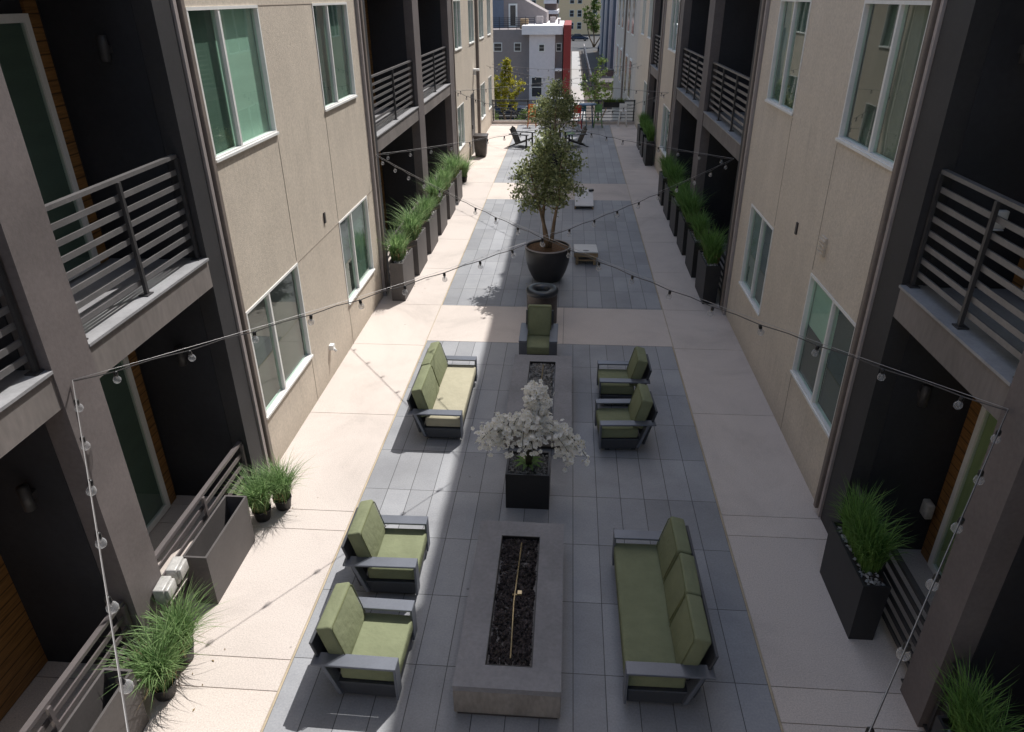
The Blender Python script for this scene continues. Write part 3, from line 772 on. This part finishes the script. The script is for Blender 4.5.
# sunny row along the left facade
for i in range(6):
    y = 13.72+1.5*i
    w_ = ORD[i]+' of six'
    planter(w_+' tall brown-grey planters in the row along the left wall', -3.36, y, .27, 1.0, .8, 'planter_br', 'planters along the left wall')
    grass('green grass tuft in the '+w_+' planters along the left wall', -3.40, y-.02, .75, [('blades', GL[(i*3) % 4]), ('dry_blades', DRY)], 'grasses in the left planters', R(180*(i % 2)), (1.18, 1.34, 1.1, 1.4, 1.25, 1.38)[i])
for i in range(6):
    y = 13.88+1.5*i
    w_ = ORD[i]+' of six'
    planter(w_+' black planters in the shaded row along the right wall', 2.89, y, .29, .98, .8, 'planter_dark', 'planters along the right wall')
    grass('dark green grass tuft in the '+w_+' black planters along the right wall', 2.92, y, .75, [('blades', GR[(i*3+1) % 4]), ('dry_blades', DRY)], 'grasses in the right planters', R(180*(i % 2)), (1.25, 1.12, 1.36, 1.2, 1.4, 1.25)[i])
for i in range(3):
    y = 26.9+1.5*i; w_ = ('nearest', 'middle', 'farthest')[i]
    planter(w_+' of the three black planters near the courtyard far end', 2.92, y, .29, .98, .85, 'planter_dark', 'planters at the far right')
    grass('grass tuft in the '+w_+' of three planters near the far end', 2.95, y, .8, [('blades', GR[(i+1) % 3])], 'grasses at the far right', 0, 1.15)
# big near planters
planter('long black planter with pale pebbles by the right patio railing', 2.925, 5.495, .25, .92, .69, 'planter_dark', None)
grass('tall green grass in the long black planter by the right patio railing', 2.96, 5.55, .64, [('blades', gm(1500, .17, .6, .62, 51, 'grass', spread=.36, wid=.0055))], None)
planter('black planter with pale pebbles in the bottom right corner', 3.0, 3.27, .25, .92, .69, 'planter_dark', None)
grass('spiky green grass in the black planter at the bottom right corner', 3.03, 3.42, .64, [('blades', gm(1300, .17, .6, .55, 52, 'grass', spread=.42, wid=.0055))], None)
planter('empty brown-grey trough planter against the left patio railing', -3.56, 5.54, .25, .98, .63, 'planter_br', None, fill=False)
planter('empty brown-grey trough planter in the bottom left corner', -3.57, 3.27, .25, .96, .63, 'planter_br', None, fill=False)
# nursery pots with grass on the sunny walk
def nursery(label, x, y, seed, h=.56, s=1.12):
    t = thing('potted_grass', label, 'potted plant', (x, y, 0), 0, 'grasses in nursery pots on the left walk'); t.scale = (s, s, s)
    MB().lathe([(.0, .01), (.075, .01), (.095, .13), (.1, .13), (.1, .142), (.09, .142), (.088, .12), (0, .12)], n=20).build('pot', M['plastic_black'], t)
    r_ = random.Random(seed)
    grass_mesh(620, .15, .15, h, r_, spread=.55, wid=.0048).build('blades', M['grass_s'], t, loc=(0, 0, .12))
    grass_mesh(45, .19, .19, h*.7, r_, spread=.95, wid=.003).build('dry_blades', M['straw'], t, loc=(0, 0, .12))
nursery('shaggy grass in black pot just beyond the corner trough, nearest on the left', -3.44, 4.00, 61)
nursery('shaggy grass in black pot between the two left troughs, by the outlet covers', -3.46, 4.38, 62, .58)
nursery('grass in black pot at the far end of the left trough planter, wall side', -3.50, 6.40, 63, .52)
nursery('grass in black pot past the left trough planter, walk side', -3.33, 6.62, 64, .5)
nursery('small grass tuft standing by the left wall past the planter row', -3.45, 23.7, 65, .7, 1.2)

rg = random.Random(99); lt = MB()
for _ in range(32):
    bx, by, sp = rg.choice([(-3.3, 4.1, .16), (-3.3, 4.2, .2), (-3.25, 6.5, .2), (-.4, 14.0, .5), (-3.1, 14, .3)])
    x, y = bx+rg.gauss(0, sp), by+rg.gauss(0, sp*1.3); a = rg.uniform(0, 6.28); l = rg.uniform(.010, .022); w_ = l*rg.uniform(.15, .4)
    if abs(x) > 3.5: continue
    u = Vector((math.cos(a), math.sin(a), 0)); v = Vector((-u.y, u.x, 0)); p = Vector((x, y, .006))
    lt.add([p-u*l, p+v*w_+Vector((0, 0, .006)), p+u*l, p-v*w_], [(0, 1, 2, 3)])
tag(lt.build('leaf_litter', M['straw']), 'scattered dry blades and leaf bits around the pots', 'leaf litter', kind='stuff')

# ------------------------------------------------------------------ trees in bowls
def tree(label, x, y, z0, H, zc0, rad, seed, nleaf, trunk_r, leaf=.055, mt='leaf', nclump=46, name='olive_tree', cat='tree'):
    t = thing(name, label, cat, (x, y, z0))
    rg = random.Random(seed); tk = MB(); tips = []
    nst = 3
    for k in range(nst):
        a = k*2*math.pi/nst+rg.uniform(-.3, .3)
        p = Vector((math.cos(a)*.03, math.sin(a)*.03, 0)); d = Vector((math.cos(a)*.4, math.sin(a)*.4, 1)).normalized()
        pts = [p.copy()]; L = (H*.85)/9
        for i in range(9):
            d = (d+Vector((rg.gauss(0, .12), rg.gauss(0, .12), .08))).normalized(); p = p+d*L; pts.append(p.copy())
            if 2 < i < 8:
                for _ in range(2):
                    b_ = Vector((rg.gauss(0, 1), rg.gauss(0, 1), rg.uniform(.2, .9))).normalized()
                    e = p+b_*rad*rg.uniform(.4, .85)*(1.12-i*.1); m_ = (p+e)/2+Vector((0, 0, .05))
                    tk.tube([p, m_, e], [trunk_r*.35*(1-i/12), trunk_r*.22*(1-i/12), .004], 6); tips.append(e)
        tk.tube(pts, [trunk_r*(1-i/11) for i in range(len(pts))], 8)
    tk.build('trunk', M['bark'], t)
    cl = []
    for _ in range(nclump):
        q = rg.random(); zz = zc0+(H-zc0)*q
        prof = rad*(math.sin(math.pi*min(1, (q*.86+.16)))**.7)*(1.0-.25*q)
        a = rg.uniform(0, 2*math.pi); rr = prof*math.sqrt(rg.uniform(.05, 1))
        cl.append((Vector((rr*math.cos(a), rr*math.sin(a), zz)), rad*rg.uniform(.16, .34)))
    cl += [(e, rad*.2) for e in tips if e.z > zc0*.95]
    cr = MB()
    for _ in range(nleaf):
        c, s = rg.choice(cl)
        p = c+Vector((rg.gauss(0, s*.55), rg.gauss(0, s*.55), rg.gauss(0, s*.5)))
        d = Vector((rg.gauss(0, 1), rg.gauss(0, 1), rg.gauss(.25, .8))).normalized(); q = d.orthogonal().normalized()
        q = Matrix.Rotation(rg.uniform(0, 6.28), 3, d) @ q
        l = leaf*rg.uniform(.6, 1.3); w_ = l*.26
        up = d.cross(q)*l*.12
        cr.add([p, p+d*l*.5+q*w_+up, p+d*l, p+d*l*.5-q*w_+up], [(0,1,2,3)], True)
    cr.build('crown', M[mt], t)
    return t
def bowl(label, x, y, r, h):
    t = thing('bowl_planter', label, 'planter', (x, y, 0), 0, 'round black tree bowls')
    p = [(0, .0), (r*.54, 0), (r*.60, .02), (r*.72, h*.14), (r*.84, h*.32), (r*.93, h*.52), (r*.985, h*.72), (r, h*.88), (r*1.0, h*.96), (r*.985, h), (r*.94, h+.004), (r*.925, h-.01), (r*.915, h-.06), (0, h-.06)]
    MB().lathe(p, n=48).build('pot', M['pot_black'], t)
    MB().lathe([(r*.914, h-.045), (r*.5, h-.025), (0, h-.02)], n=32).build('mulch', M['mulch'], t)
    MB().lathe([(r*.99, h-.012), (r*.992, h+.004), (r*.97, h+.012), (r*.94, h+.010), (r*.925, h-.012)], n=48).build('rim', M['trim_light'], t)
bowl('round black bowl planter with brown mulch, nearer of the two', -.38, 14.65, .49, .75)
tree('multi-stemmed olive-green tree in the nearer black bowl', -.38, 14.65, .70, 2.36, .97, .80, 3, 5400, .046, .08, nclump=34)
bowl('round black bowl planter farther back, behind the first tree', -.5, 25.4, .5, .75)
tree('bushy olive-green tree in the farther bowl, behind the nearer tree', -.5, 25.4, .70, 2.1, .8, .92, 9, 3800, .04, .095)

# round lidded bin behind the high-backed chair
t = thing('round_bin', 'round dark metal bin with an open ring lid behind the high-backed chair', 'trash bin', (-.41, 12.32, 0))
MB().lathe([(0, 0), (.27, 0), (.28, .02), (.285, .50), (.29, .52), (.285, .54), (.285, .60)], n=40).build('body', M['barrel'], t)
MB().lathe([(.285, .60), (.30, .61), (.302, .66), (.29, .69), (.25, .705), (.16, .69), (.115, .66), (.11, .60)], n=40).build('lid', M['barrel_rim'], t)
MB().lathe([(.11, .61), (0, .56)], n=24).build('opening', M['plastic_black'], t)
t = thing('trash_can', 'brown square trash can against the left wall near the far door', 'trash bin', (-3.36, 27.95, 0))
m_ = MB(); m_.add([(-.2,-.24,.03),(.2,-.24,.03),(.2,.24,.03),(-.2,.24,.03),(-.25,-.3,.74),(.25,-.3,.74),(.25,.3,.74),(-.25,.3,.74)], [(0,3,2,1),(4,5,6,7),(0,1,5,4),(1,2,6,5),(2,3,7,6),(3,0,4,7)]); m_.build('body', M['barrel'], t, bevel=.03)
m_ = MB(); m_.box(-.27, .27, -.32, .32, .742, .81); m_.build('lid', M['barrel'], t, bevel=.02)
# lawn game boards
def board(label, x, y, rz):
    t = thing('cornhole_board', label, 'game board', (x, y, 0), rz, 'white lawn game boards')
    a = MB(); a.prism([(-.6, .085), (.6, .285), (.6, .31), (-.6, .11)], -.27, .27); bo = a.build('deck', M['board_top'], t)
    a.v = []; 
    fr = MB()
    for s in (-1, 1): fr.prism([(-.6, .0), (.6, .19), (.6, .283), (-.6, .083)], s*.27-(.035 if s > 0 else 0), s*.27+(.035 if s < 0 else 0))
    fr.prism([(.565, .19), (.599, .19), (.599, .283), (.565, .283)], -.235, .235); fr.build('frame', M['wood'], t)
    lg = MB()
    for s in (-1, 1): lg.box(.53, .58, s*.2-.03, s*.2+.03, 0, .2)
    lg.box(.54, .565, -.17, .17, .08, .12)
    lg.build('leg', M['wood'], t)
    h_ = MB().lathe([(.075, 0), (.0, 0)], n=20); ho = h_.build('hole', M['plastic_black'], t, loc=(.38, 0, .2765)); ho.rotation_euler = (0, -math.atan2(.2, 1.2), 0)
board('white lawn game board on pale wood legs, right of the nearer tree bowl', .47, 16.2, R(-90))
board('white lawn game board farther back, lying beside the nearer tree crown', .50, 21.0, R(90))
o = MB().box(-.08, .08, -.08, .08, 0, .05).build('bean_bag', M['plastic_black'], bevel=.022); o.location = (.72, 21.45, .285)
tag(o, 'small dark bean bag on the farther game board', 'bean bag')

# ------------------------------------------------------------------ string lights
bs = MB().lathe([(.011, 0), (.014, -.006), (.026, -.022), (.031, -.04), (.027, -.058), (.014, -.069), (0, -.071)], n=14)
bulb_proto = bs.build('bulb', M['bulb'])
fil = MB().lathe([(.010, -.002), (.006, -.03), (0, -.034)], n=8).build('filament', M['wire'])
sk = MB().lathe([(0, .04), (.010, .038), (.016, .03), (.0165, .0), (.0, -.002)], n=12).build('socket', M['socket'])
bm_, fm_, sm_ = bulb_proto.data, fil.data, sk.data
for o in (bulb_proto, fil, sk): bpy.data.objects.remove(o)
def string(label, A, B, sag, n, seed, rad=.0050):
    t = thing('string_lights', label, 'string lights', A, 0, 'bulb strings across the courtyard')
    rg = random.Random(seed)
    A_, B_ = Vector(A), Vector(B); V = B_-A_
    P = lambda q, s: V*q-Vector((0, 0, 4*s*q*(1-q)))
    wr = MB(); wr.tube([P(i/40, sag*.93) for i in range(41)], .0022, 5); wr.build('support_wire', M['wire'], t)
    cd = MB(); pts = []
    for i in range(n*4+1):
        q = i/(n*4); pts.append(P(q, sag)-Vector((0, 0, .010+.014*math.sin(i*math.pi/4)**2+rg.uniform(0, .004))))
    cd.tube(pts, rad, 5); cd.build('cord', M['cable'], t)
    for i in range(n):
        q = (i+.5)/n; p = P(q, sag)-Vector((0, 0, .060))
        b_ = bpy.data.objects.new('bulb', bm_); C.objects.link(b_); b_.parent = t; b_.location = p
        b_.rotation_euler = (rg.gauss(0, .12), rg.gauss(0, .12), 0)
        for nm, me in (('socket', sm_), ('filament', fm_)):
            s = bpy.data.objects.new(nm, me); C.objects.link(s); s.parent = b_
L_ = lambda y, z=2.85: (XL+.06, y, z); R_ = lambda y, z=2.85: (XR-.06, y, z)
H1, H2, H3 = 4.42, 13.68, 23.8
string('string of clear bulbs from the near left pillar across to the right planter row', L_(H1, 2.96), R_(H2, 2.80), .2, 19, 1)
string('string of clear bulbs from the near right pillar over to the left planter row', R_(H1, 2.96), L_(H2, 2.83), .2, 19, 2)
string('string of clear bulbs down the left edge from the near left pillar', L_(H1, 2.96), R_(-4.8, 2.95), .12, 21, 3)
string('string of clear bulbs down the right edge from the near right pillar', R_(H1, 2.96), L_(-4.9, 2.95), .12, 21, 4)
string('string of bulbs from above the left planter row back to the right wall', L_(H2, 2.83), R_(H3, 2.8), .2, 20, 5)
string('string of bulbs from above the right planter row back to the left wall', R_(H2, 2.8), L_(H3, 2.85), .2, 20, 6)
string('distant string of bulbs from the left wall to the far right corner', L_(H3, 2.85), R_(33.5, 2.8), .15, 19, 7)
string('distant string of bulbs from the right wall to the far left corner', R_(H3, 2.8), L_(33.5, 2.8), .15, 19, 8)
string('farthest string of bulbs hung straight across above the end railing', L_(35.7, 2.7), R_(35.7, 2.7), .25, 14, 9)

# ------------------------------------------------------------------ far end of the court
t = thing('metal_railing', 'black metal railing closing the far end of the courtyard', 'railing', (0, 35.9, 0))
m_ = MB()
for k in range(7): m_.box(XL+.02, XR-.02, -.012, .012, .13+.145*k, .155+.145*k)
m_.box(XL+.02, XR-.02, -.03, .03, 1.05, 1.09); m_.build('rails', M['fence'], t)
for k in range(5):
    p = MB(); x = XL+.06+k*(XR-XL-.12)/4; p.box(x-.03, x+.03, -.029, .029, .12, 1.049); p.build('post', M['fence'], t)
struct('curb', MB().box(XL, XR, 35.8, 36.2, 0.001, .12), M['concrete'])
def adirondack(label, x, y, rz, mt='plastic_black'):
    t = thing('adirondack_chair', label, 'garden chair', (x, y, 0), rz, 'dark slatted garden chairs at the far end')
    m_ = MB(); m_.prism([(.0, .14), (.52, .34), (.55, .34), (.55, .31), (.03, .10)], -.27, .27); m_.build('seat', M[mt], t)
    b_ = MB()
    for k in range(5):
        y0 = -.26+.107*k; b_.prism([(.02, .12), (.045, .12), (-.22, .70+.04*(2-abs(k-2))), (-.245, .70+.04*(2-abs(k-2)))], y0, y0+.092)
    b_.build('backrest', M[mt], t)
    for s in (-1, 1):
        a = MB(); a.box(-.2, .62, s*.35-.07, s*.35+.07, .50, .53); a.build('arm', M[mt], t)
        l = MB(); l.box(.50, .56, s*.31-.02, s*.31+.02, 0, .498); l.prism([(-.35, 0), (-.25, 0), (.55, .27), (.55, .35)], s*.29-.015, s*.29+.015); l.build('leg', M[mt], t)
adirondack('dark slatted garden chair in the sun at the far end, facing right', -2.1, 30.1, R(-20))
adirondack('dark slatted garden chair in the shade right of the farther tree, facing left', .45, 30.2, R(195))
adirondack('dark slatted garden chair half hidden behind the farther tree', -.75, 31.4, R(-80))
def side_table(label, x, y, mt, h=.42, r=.25):
    t = thing('side_table', label, 'table', (x, y, 0))
    MB().lathe([(0, h-.03), (r, h-.03), (r, h), (0, h)], n=20).build('tabletop', M[mt], t)
    l = MB()
    for k in range(4):
        a = k*1.57+.7; l.tube([(math.cos(a)*r*.6, math.sin(a)*r*.6, h-.03), (math.cos(a)*r*.9, math.sin(a)*r*.9, 0)], .018, 6)
    l.build('legs', M[mt], t)
side_table('small green table between the dark garden chairs', .02, 30.7, 'green_pl')
side_table('tall dark blue bar table at the far railing', .85, 35.0, 'blue_pl', 1.02, .42)
def stool(label, x, y, mt):
    t = thing('bar_stool', label, 'stool', (x, y, 0), 0, 'coloured stools at the far railing')
    m_ = MB(); m_.box(-.17, .17, -.17, .17, .68, .72); m_.build('seat', M[mt], t, bevel=.01, seg=1)
    l = MB()
    for a, b_ in ((-1, -1), (1, -1), (1, 1), (-1, 1)): l.tube([(a*.13, b_*.13, .68), (a*.2, b_*.2, 0)], .02, 6)
    for z, q in ((.25, .185), (.45, .162)):
        l.box(-q, q, -q-.01, -q+.01, z, z+.025); l.box(-q, q, q-.01, q+.01, z, z+.025)
    l.build('legs', M[mt], t)
    m_ = MB(); m_.box(-.17, .17, .155, .18, .722, 1.0); m_.build('backrest', M[mt], t)
stool('orange stool by the far railing, left of the farther tree', -1.75, 34.9, 'orange')
stool('red stool by the far railing, right of the farther tree', .38, 34.6, 'red_pl')
stool('green stool right of the tall blue bar table', 1.35, 34.9, 'green_pl')
stool('teal stool left of the tall blue bar table', .62, 35.3, 'teal')
stool('white stool at the far right end of the railing', 2.5, 35.2, 'white_paint')
t = thing('railing_planter', 'box of green plants hung on the far railing at the right', 'planter', (2.1, 35.78, .8))
MB().box(-.5, .5, -.12, .1, -.02, .2).build('box', M['plastic_black'], t)
grass_mesh(160, .9, .16, .3, random.Random(4), spread=.9, wid=.012).build('foliage', M['leaf_g'], t, loc=(0, 0, .19))

# ------------------------------------------------------------------ beyond the railing (street level is 4 m lower)
struct('road', MB().box(-60, .14, 40, 69.4, -4.02, -3.98).box(.15, 60, 40, 58, -4.02, -3.98).box(2.2, 4.2, 62, 149.9, -4.02, -3.985).box(-80, 80, 150, 215, -4.02, -3.985), M['street'])
struct('driveway', MB().box(.15, 1.45, 58.1, 148, -4.02, -3.975), M['bright_drive'])
struct('kerb_strip', MB().box(-60, .1, 69.5, 75.9, -4.02, -3.88), M['podium'])
struct('pavement', MB().box(2.2, 60, 58.1, 61.5, -4.02, -3.88), M['concrete'])

def winx(root, x, z, w_, h, y, mt='bg_win', fr=.08):
    f = MB(); f.box(x-w_/2-fr, x+w_/2+fr, y-.05, y-.004, z-fr, z+h+fr); fo = f.build('window', M['white_frame'], root)
    p = MB(); p.box(x-w_/2, x+w_/2, y-.07, y-.051, z, z+h); po = p.build('pane', M[mt], fo)
    r_ = MB(); r_.box(x-w_/2, x+w_/2, y-.075, y-.071, z+h*.48, z+h*.52); r_.build('glazing_bar', M['white_frame'], fo)
def background():
    # light grey townhouse with red end
    t = thing('townhouse', 'light grey townhouse with white parapet and red end wall beyond the railing', 'house', (0, 0, 0))
    Y = 75
    MB().box(-4.05, -1.55, Y, Y+14, -4, 2.2).build('wall', M['bg_grey'], t)
    MB().box(-1.548, -.83, Y+.4, Y+14, -4, 2.2).build('wall', M['bg_taupe'], t)
    MB().box(-4.75, -.83, Y-.45, Y+14, 2.202, 2.98).build('parapet', M['bg_white'], t)
    MB().box(-.74, -.04, Y-.7, Y+14, -4, 3.02).build('end_wall', M['bg_red'], t)
    MB().box(-1.5, -.84, Y-.7, Y+.39, -1.0, -.8).build('canopy', M['bg_white'], t)
    winx(t, -2.85, .75, .45, .55, Y); winx(t, -3.3, -3.4, .95, 1.75, Y); winx(t, -1.2, .75, .4, .6, Y+.4); winx(t, -1.2, -3.4, .45, 1.5, Y+.4)
    for (x0, x1, y0, y1, h) in ((-3.6, -2.9, 79, 80, .7), (-2.3, -1.7, 82, 83, .55), (-1.4, -1.2, 78, 78.2, .5)):
        MB().box(x0, x1, y0, y1, 2.985, 2.985+h).build('roof_unit', M['trim_light'], t, bevel=.04, seg=1)
    # taupe house to the left
    t = thing('taupe_house', 'taupe flat-roofed house with a roof terrace, left beyond the railing', 'house', (0, 0, 0))
    Y = 76
    MB().box(-14, -4.07, Y, Y+14, -4, 2.6).build('wall', M['bg_taupe'], t)
    winx(t, -5.25, .72, .55, .65, Y); winx(t, -7.2, .72, .7, .65, Y)
    up = MB(); up.prism([(-7.0, 2.61), (-2.6, 2.61), (-2.6, 4.0), (-4.6, 5.0), (-7.0, 6.6)], Y+5, Y+12); up.build('upper_storey', M['bg_taupe'], t)
    MB().box(-12, -7.0, Y+4.9, Y+11, 2.61, 8).build('panel', M['bg_blue'], t)
    d = MB(); d.box(-6.5, -5.6, Y+4.9, Y+4.99, 2.65, 4.8); do = d.build('door', M['white_frame'], t)
    MB().box(-6.32, -5.78, Y+4.85, Y+4.89, 2.8, 4.65).build('pane', M['bg_win'], do)
    rl = MB()
    for k in range(6): rl.box(-7.9, -3.6, Y+.1, Y+.13, 2.75+.17*k, 2.79+.17*k)
    for k in range(6): rl.box(-7.9+.85*k, -7.85+.85*k, Y+.08, Y+.15, 2.6, 3.72)
    rl.build('terrace_railing', M['fence'], t)
    MB().box(-5.1, -4.3, Y+1.5, Y+2.3, 2.61, 3.5).build('terrace_box', M['wood'], t, bevel=.03, seg=1)
    # terraced white block behind
    t = thing('terraced_block', 'stepped white balcony block seen behind the taupe house', 'house', (0, 0, 0))
    for k in range(4): MB().box(-3.6-.1*k, -2.0+.2*k, 100-.6*k, 112, 4.6-1.15*k, 5.0-1.15*k).build('balcony_slab', M['bg_white'], t)
    MB().box(-3.5, -2.0, 101, 112, -4, 5.6).build('wall', M['bg_brown'], t)
    # beige block far behind
    t = thing('beige_block', 'large pale beige apartment block at the very back of the view', 'apartment building', (0, 0, 0))
    Y = 215
    MB().box(-40, 40, Y, Y+20, -4, 14).build('wall', M['bg_beige'], t)
    for zz in (-2.6, .4, 3.6, 6.6):
        for k in range(18): winx(t, -29+3.1*k+(1.0 if k % 2 else 0), zz, 1.0, 1.5, Y, fr=.12)
    # dark townhouse row on the right
    t = thing('townhouse_row', 'dark townhouse row with pale vertical columns right of the bright driveway', 'house', (0, 0, 0))
    MB().box(5.5, 18, 90, 148, -4, 8).build('wall', M['bg_dark'], t)
    for k in range(7):
        y = 92+8*k
        MB().box(5.1, 5.49, y, y+1.2, -4, 8.3).build('column', M['bg_blue' if k % 2 else 'bg_grey'], t)
        m_ = MB(); m_.box(5.42, 5.49, y+2.5, y+5.5, -1, 2.5); m_.box(5.42, 5.49, y+2.5, y+5.5, 3.6, 7); m_.build('window', M['bg_win'], t)
    # low walls in front of the row
    for k, (y0, y1, z) in enumerate(((80, 86, -2.7), (88, 89.5, -2.2), (71, 78, -3.3))):
        t = thing('retaining_wall', ('middle', 'farthest', 'nearest')[k]+' of the low brown garden walls below the dark townhouse row', 'wall', (0, 0, 0), 0, 'brown garden walls beyond the railing')
        MB().box(2.9, 7.5, y0, y1, -4, z).build('wall', M['bg_brown'], t); MB().box(2.85, 7.5, y0-.1, y1, z+.001, z+.12).build('coping', M['bg_dark'], t)
    t = thing('ramp_railing', 'pale sloping handrail beside the bright driveway', 'railing', (0, 0, 0))
    m_ = MB(); m_.box(2.35, 2.5, 90, 150, -2.95, -2.75); m_.build('handrail', M['trim_light'], t)
    for k in range(12): MB().box(2.37, 2.47, 90+5.3*k, 90.12+5.3*k, -3.98, -2.96).build('post', M['trim_light'], t)
    # cream block beside the right wing
    t = thing('cream_building', 'cream townhouse with tall narrow windows just past the right wing', 'house', (0, 0, 0))
    MB().box(3.42, 14, 39, 61, -4, 12).build('wall', M['cream'], t)
    for y in (43, 46.4, 52, 56):
        for z in (.3, 3.6, 6.8):
            f = MB(); f.box(3.37, 3.416, y-.1, y+1.5, z-.1, z+2.0); fo = f.build('window', M['white_frame'], t)
            MB().box(3.35, 3.369, y, y+1.4, z, z+1.9).build('pane', M['bg_win'], fo)
    for y in (39.02, 49.6): MB().box(3.32, 3.418, y, y+.35, -4, 15).build('downspout', M['trim_brown'], t)
into_roots = background()

def car(label, x, y, rz, mt):
    t = thing('parked_car', label, 'car', (x, y, -3.98), rz, 'parked cars beyond the railing')
    pr = [(-2.15, .3), (-2.2, .65), (-2.05, .9), (-1.2, .98), (1.0, .95), (2.05, .78), (2.2, .55), (2.15, .28)]
    MB().prism(pr, -.87, .87).build('body', M[mt], t, bevel=.06, seg=2)
    MB().prism([(-1.75, .95), (-1.2, 1.42), (.35, 1.45), (1.1, .96)], -.76, .76).build('cabin', M['bg_win'], t, bevel=.05, seg=2)
    MB().prism([(-1.1, 1.43), (.3, 1.46), (.25, 1.5), (-1.05, 1.48)], -.68, .68).build('roof', M[mt], t)
    for a in (-1.35, 1.35):
        for s in (-1, 1):
            w_ = MB(); w_.tube([(a, s*.72, .32), (a, s*.9, .32)], .32, 18); wo = w_.build('wheel', M['tyre'], t)
            MB().tube([(a, s*.9, .32), (a, s*.915, .32)], .19, 14).build('rim', M['steel'], wo)
    for s in (-1, 1): MB().box(2.14, 2.23, s*.6-.16, s*.6+.16, .56, .7).build('headlight', M['white_paint'], t)
car('dark blue car parked far back in front of the beige block', 6.2, 150, R(80), 'car_dark')
car('dark car parked far back left of the blue one', 1.8, 184, R(0), 'car_dark')
car('dark car parked on the street just behind the railing, left', -5.6, 65.3, R(0), 'car_dark')
car('silver car parked on the street just behind the railing, left of the tree', -1.6, 66.5, R(180), 'car_white')
car('silver car parked at the far street corner', -3.4, 186, R(5), 'car_white')
tree('yellow-green young tree behind the railing on the left', -4.85, 58, -4, 5.2, 1.6, .72, 21, 3200, .07, .2, 'leaf_y', 40, 'street_tree')
tree('sparse yellow-green tree behind the railing on the right', 2.5, 62, -4, 5.0, 1.8, .9, 22, 1500, .06, .2, 'leaf_g', 26, 'street_tree')
tree('tall green tree beside the dark townhouse row far back', 4.6, 160, -4, 10, 3, 1.1, 23, 2500, .15, .4, 'leaf_g', 50, 'street_tree')
for k, (x, y) in enumerate(((-6.3, 59), (-3.3, 60))):
    tree(('low green shrub left of', 'low green shrub right of')[k]+' the yellow-green street tree', x, y, -3.9, 1.3, .1, 1.0, 30+k, 1600, .03, .16, 'leaf_g', 24, 'shrub', 'shrub')

# ------------------------------------------------------------------ light
az, ldir = 33, Vector((-.32, -.57, -1)).normalized()
el = math.asin(-ldir.z); azr = math.atan2(-ldir.x, -ldir.y)
sd = bpy.data.lights.new('sun', 'SUN'); sd.energy = 5.0; sd.angle = R(.45); sd.color = (1, .97, .925)
so = bpy.data.objects.new('sun', sd); C.objects.link(so); so.rotation_euler = ldir.to_track_quat('-Z', 'Y').to_euler(); so.location = (10, 20, 40)
wd = bpy.data.worlds.new('World'); sc.world = wd; wd.use_nodes = True; nt = wd.node_tree
bg = nt.nodes['Background']; sky = nt.nodes.new('ShaderNodeTexSky'); sky.sky_type = 'NISHITA'; sky.sun_disc = False
sky.sun_elevation = el; sky.sun_rotation = azr; sky.air_density = 1.3; sky.dust_density = 2.2; sky.ozone_density = 1
nt.links.new(sky.outputs[0], bg.inputs[0]); bg.inputs[1].default_value = .15

# ------------------------------------------------------------------ camera
cam = bpy.data.cameras.new('camera'); co = bpy.data.objects.new('camera', cam); C.objects.link(co); sc.camera = co
cam.sensor_width = 36; cam.lens = 708.65/1024*36; cam.clip_end = 3000; cam.clip_start = .05
yaw, pit, rol = -.07994, .48125, -.00913
fw = Vector((math.sin(yaw)*math.cos(pit), math.cos(yaw)*math.cos(pit), -math.sin(pit)))
r0 = Vector((math.cos(yaw), -math.sin(yaw), 0)); u0 = r0.cross(fw)
rr = r0*math.cos(rol)+u0*math.sin(rol); uu = -r0*math.sin(rol)+u0*math.cos(rol)
mw = Matrix((rr, uu, -fw)).transposed().to_4x4(); mw.translation = (0, 0, 5.5)
co.matrix_world = mw

sc.view_settings.view_transform = 'Standard'; sc.view_settings.look = 'None'
sc.view_settings.exposure = 0; sc.view_settings.gamma = 1
sc.cycles.max_bounces = 8; sc.cycles.diffuse_bounces = 4; sc.cycles.glossy_bounces = 4; sc.cycles.transparent_max_bounces = 16
sc.cycles.sample_clamp_indirect = 4
sc.cycles.use_denoising = True
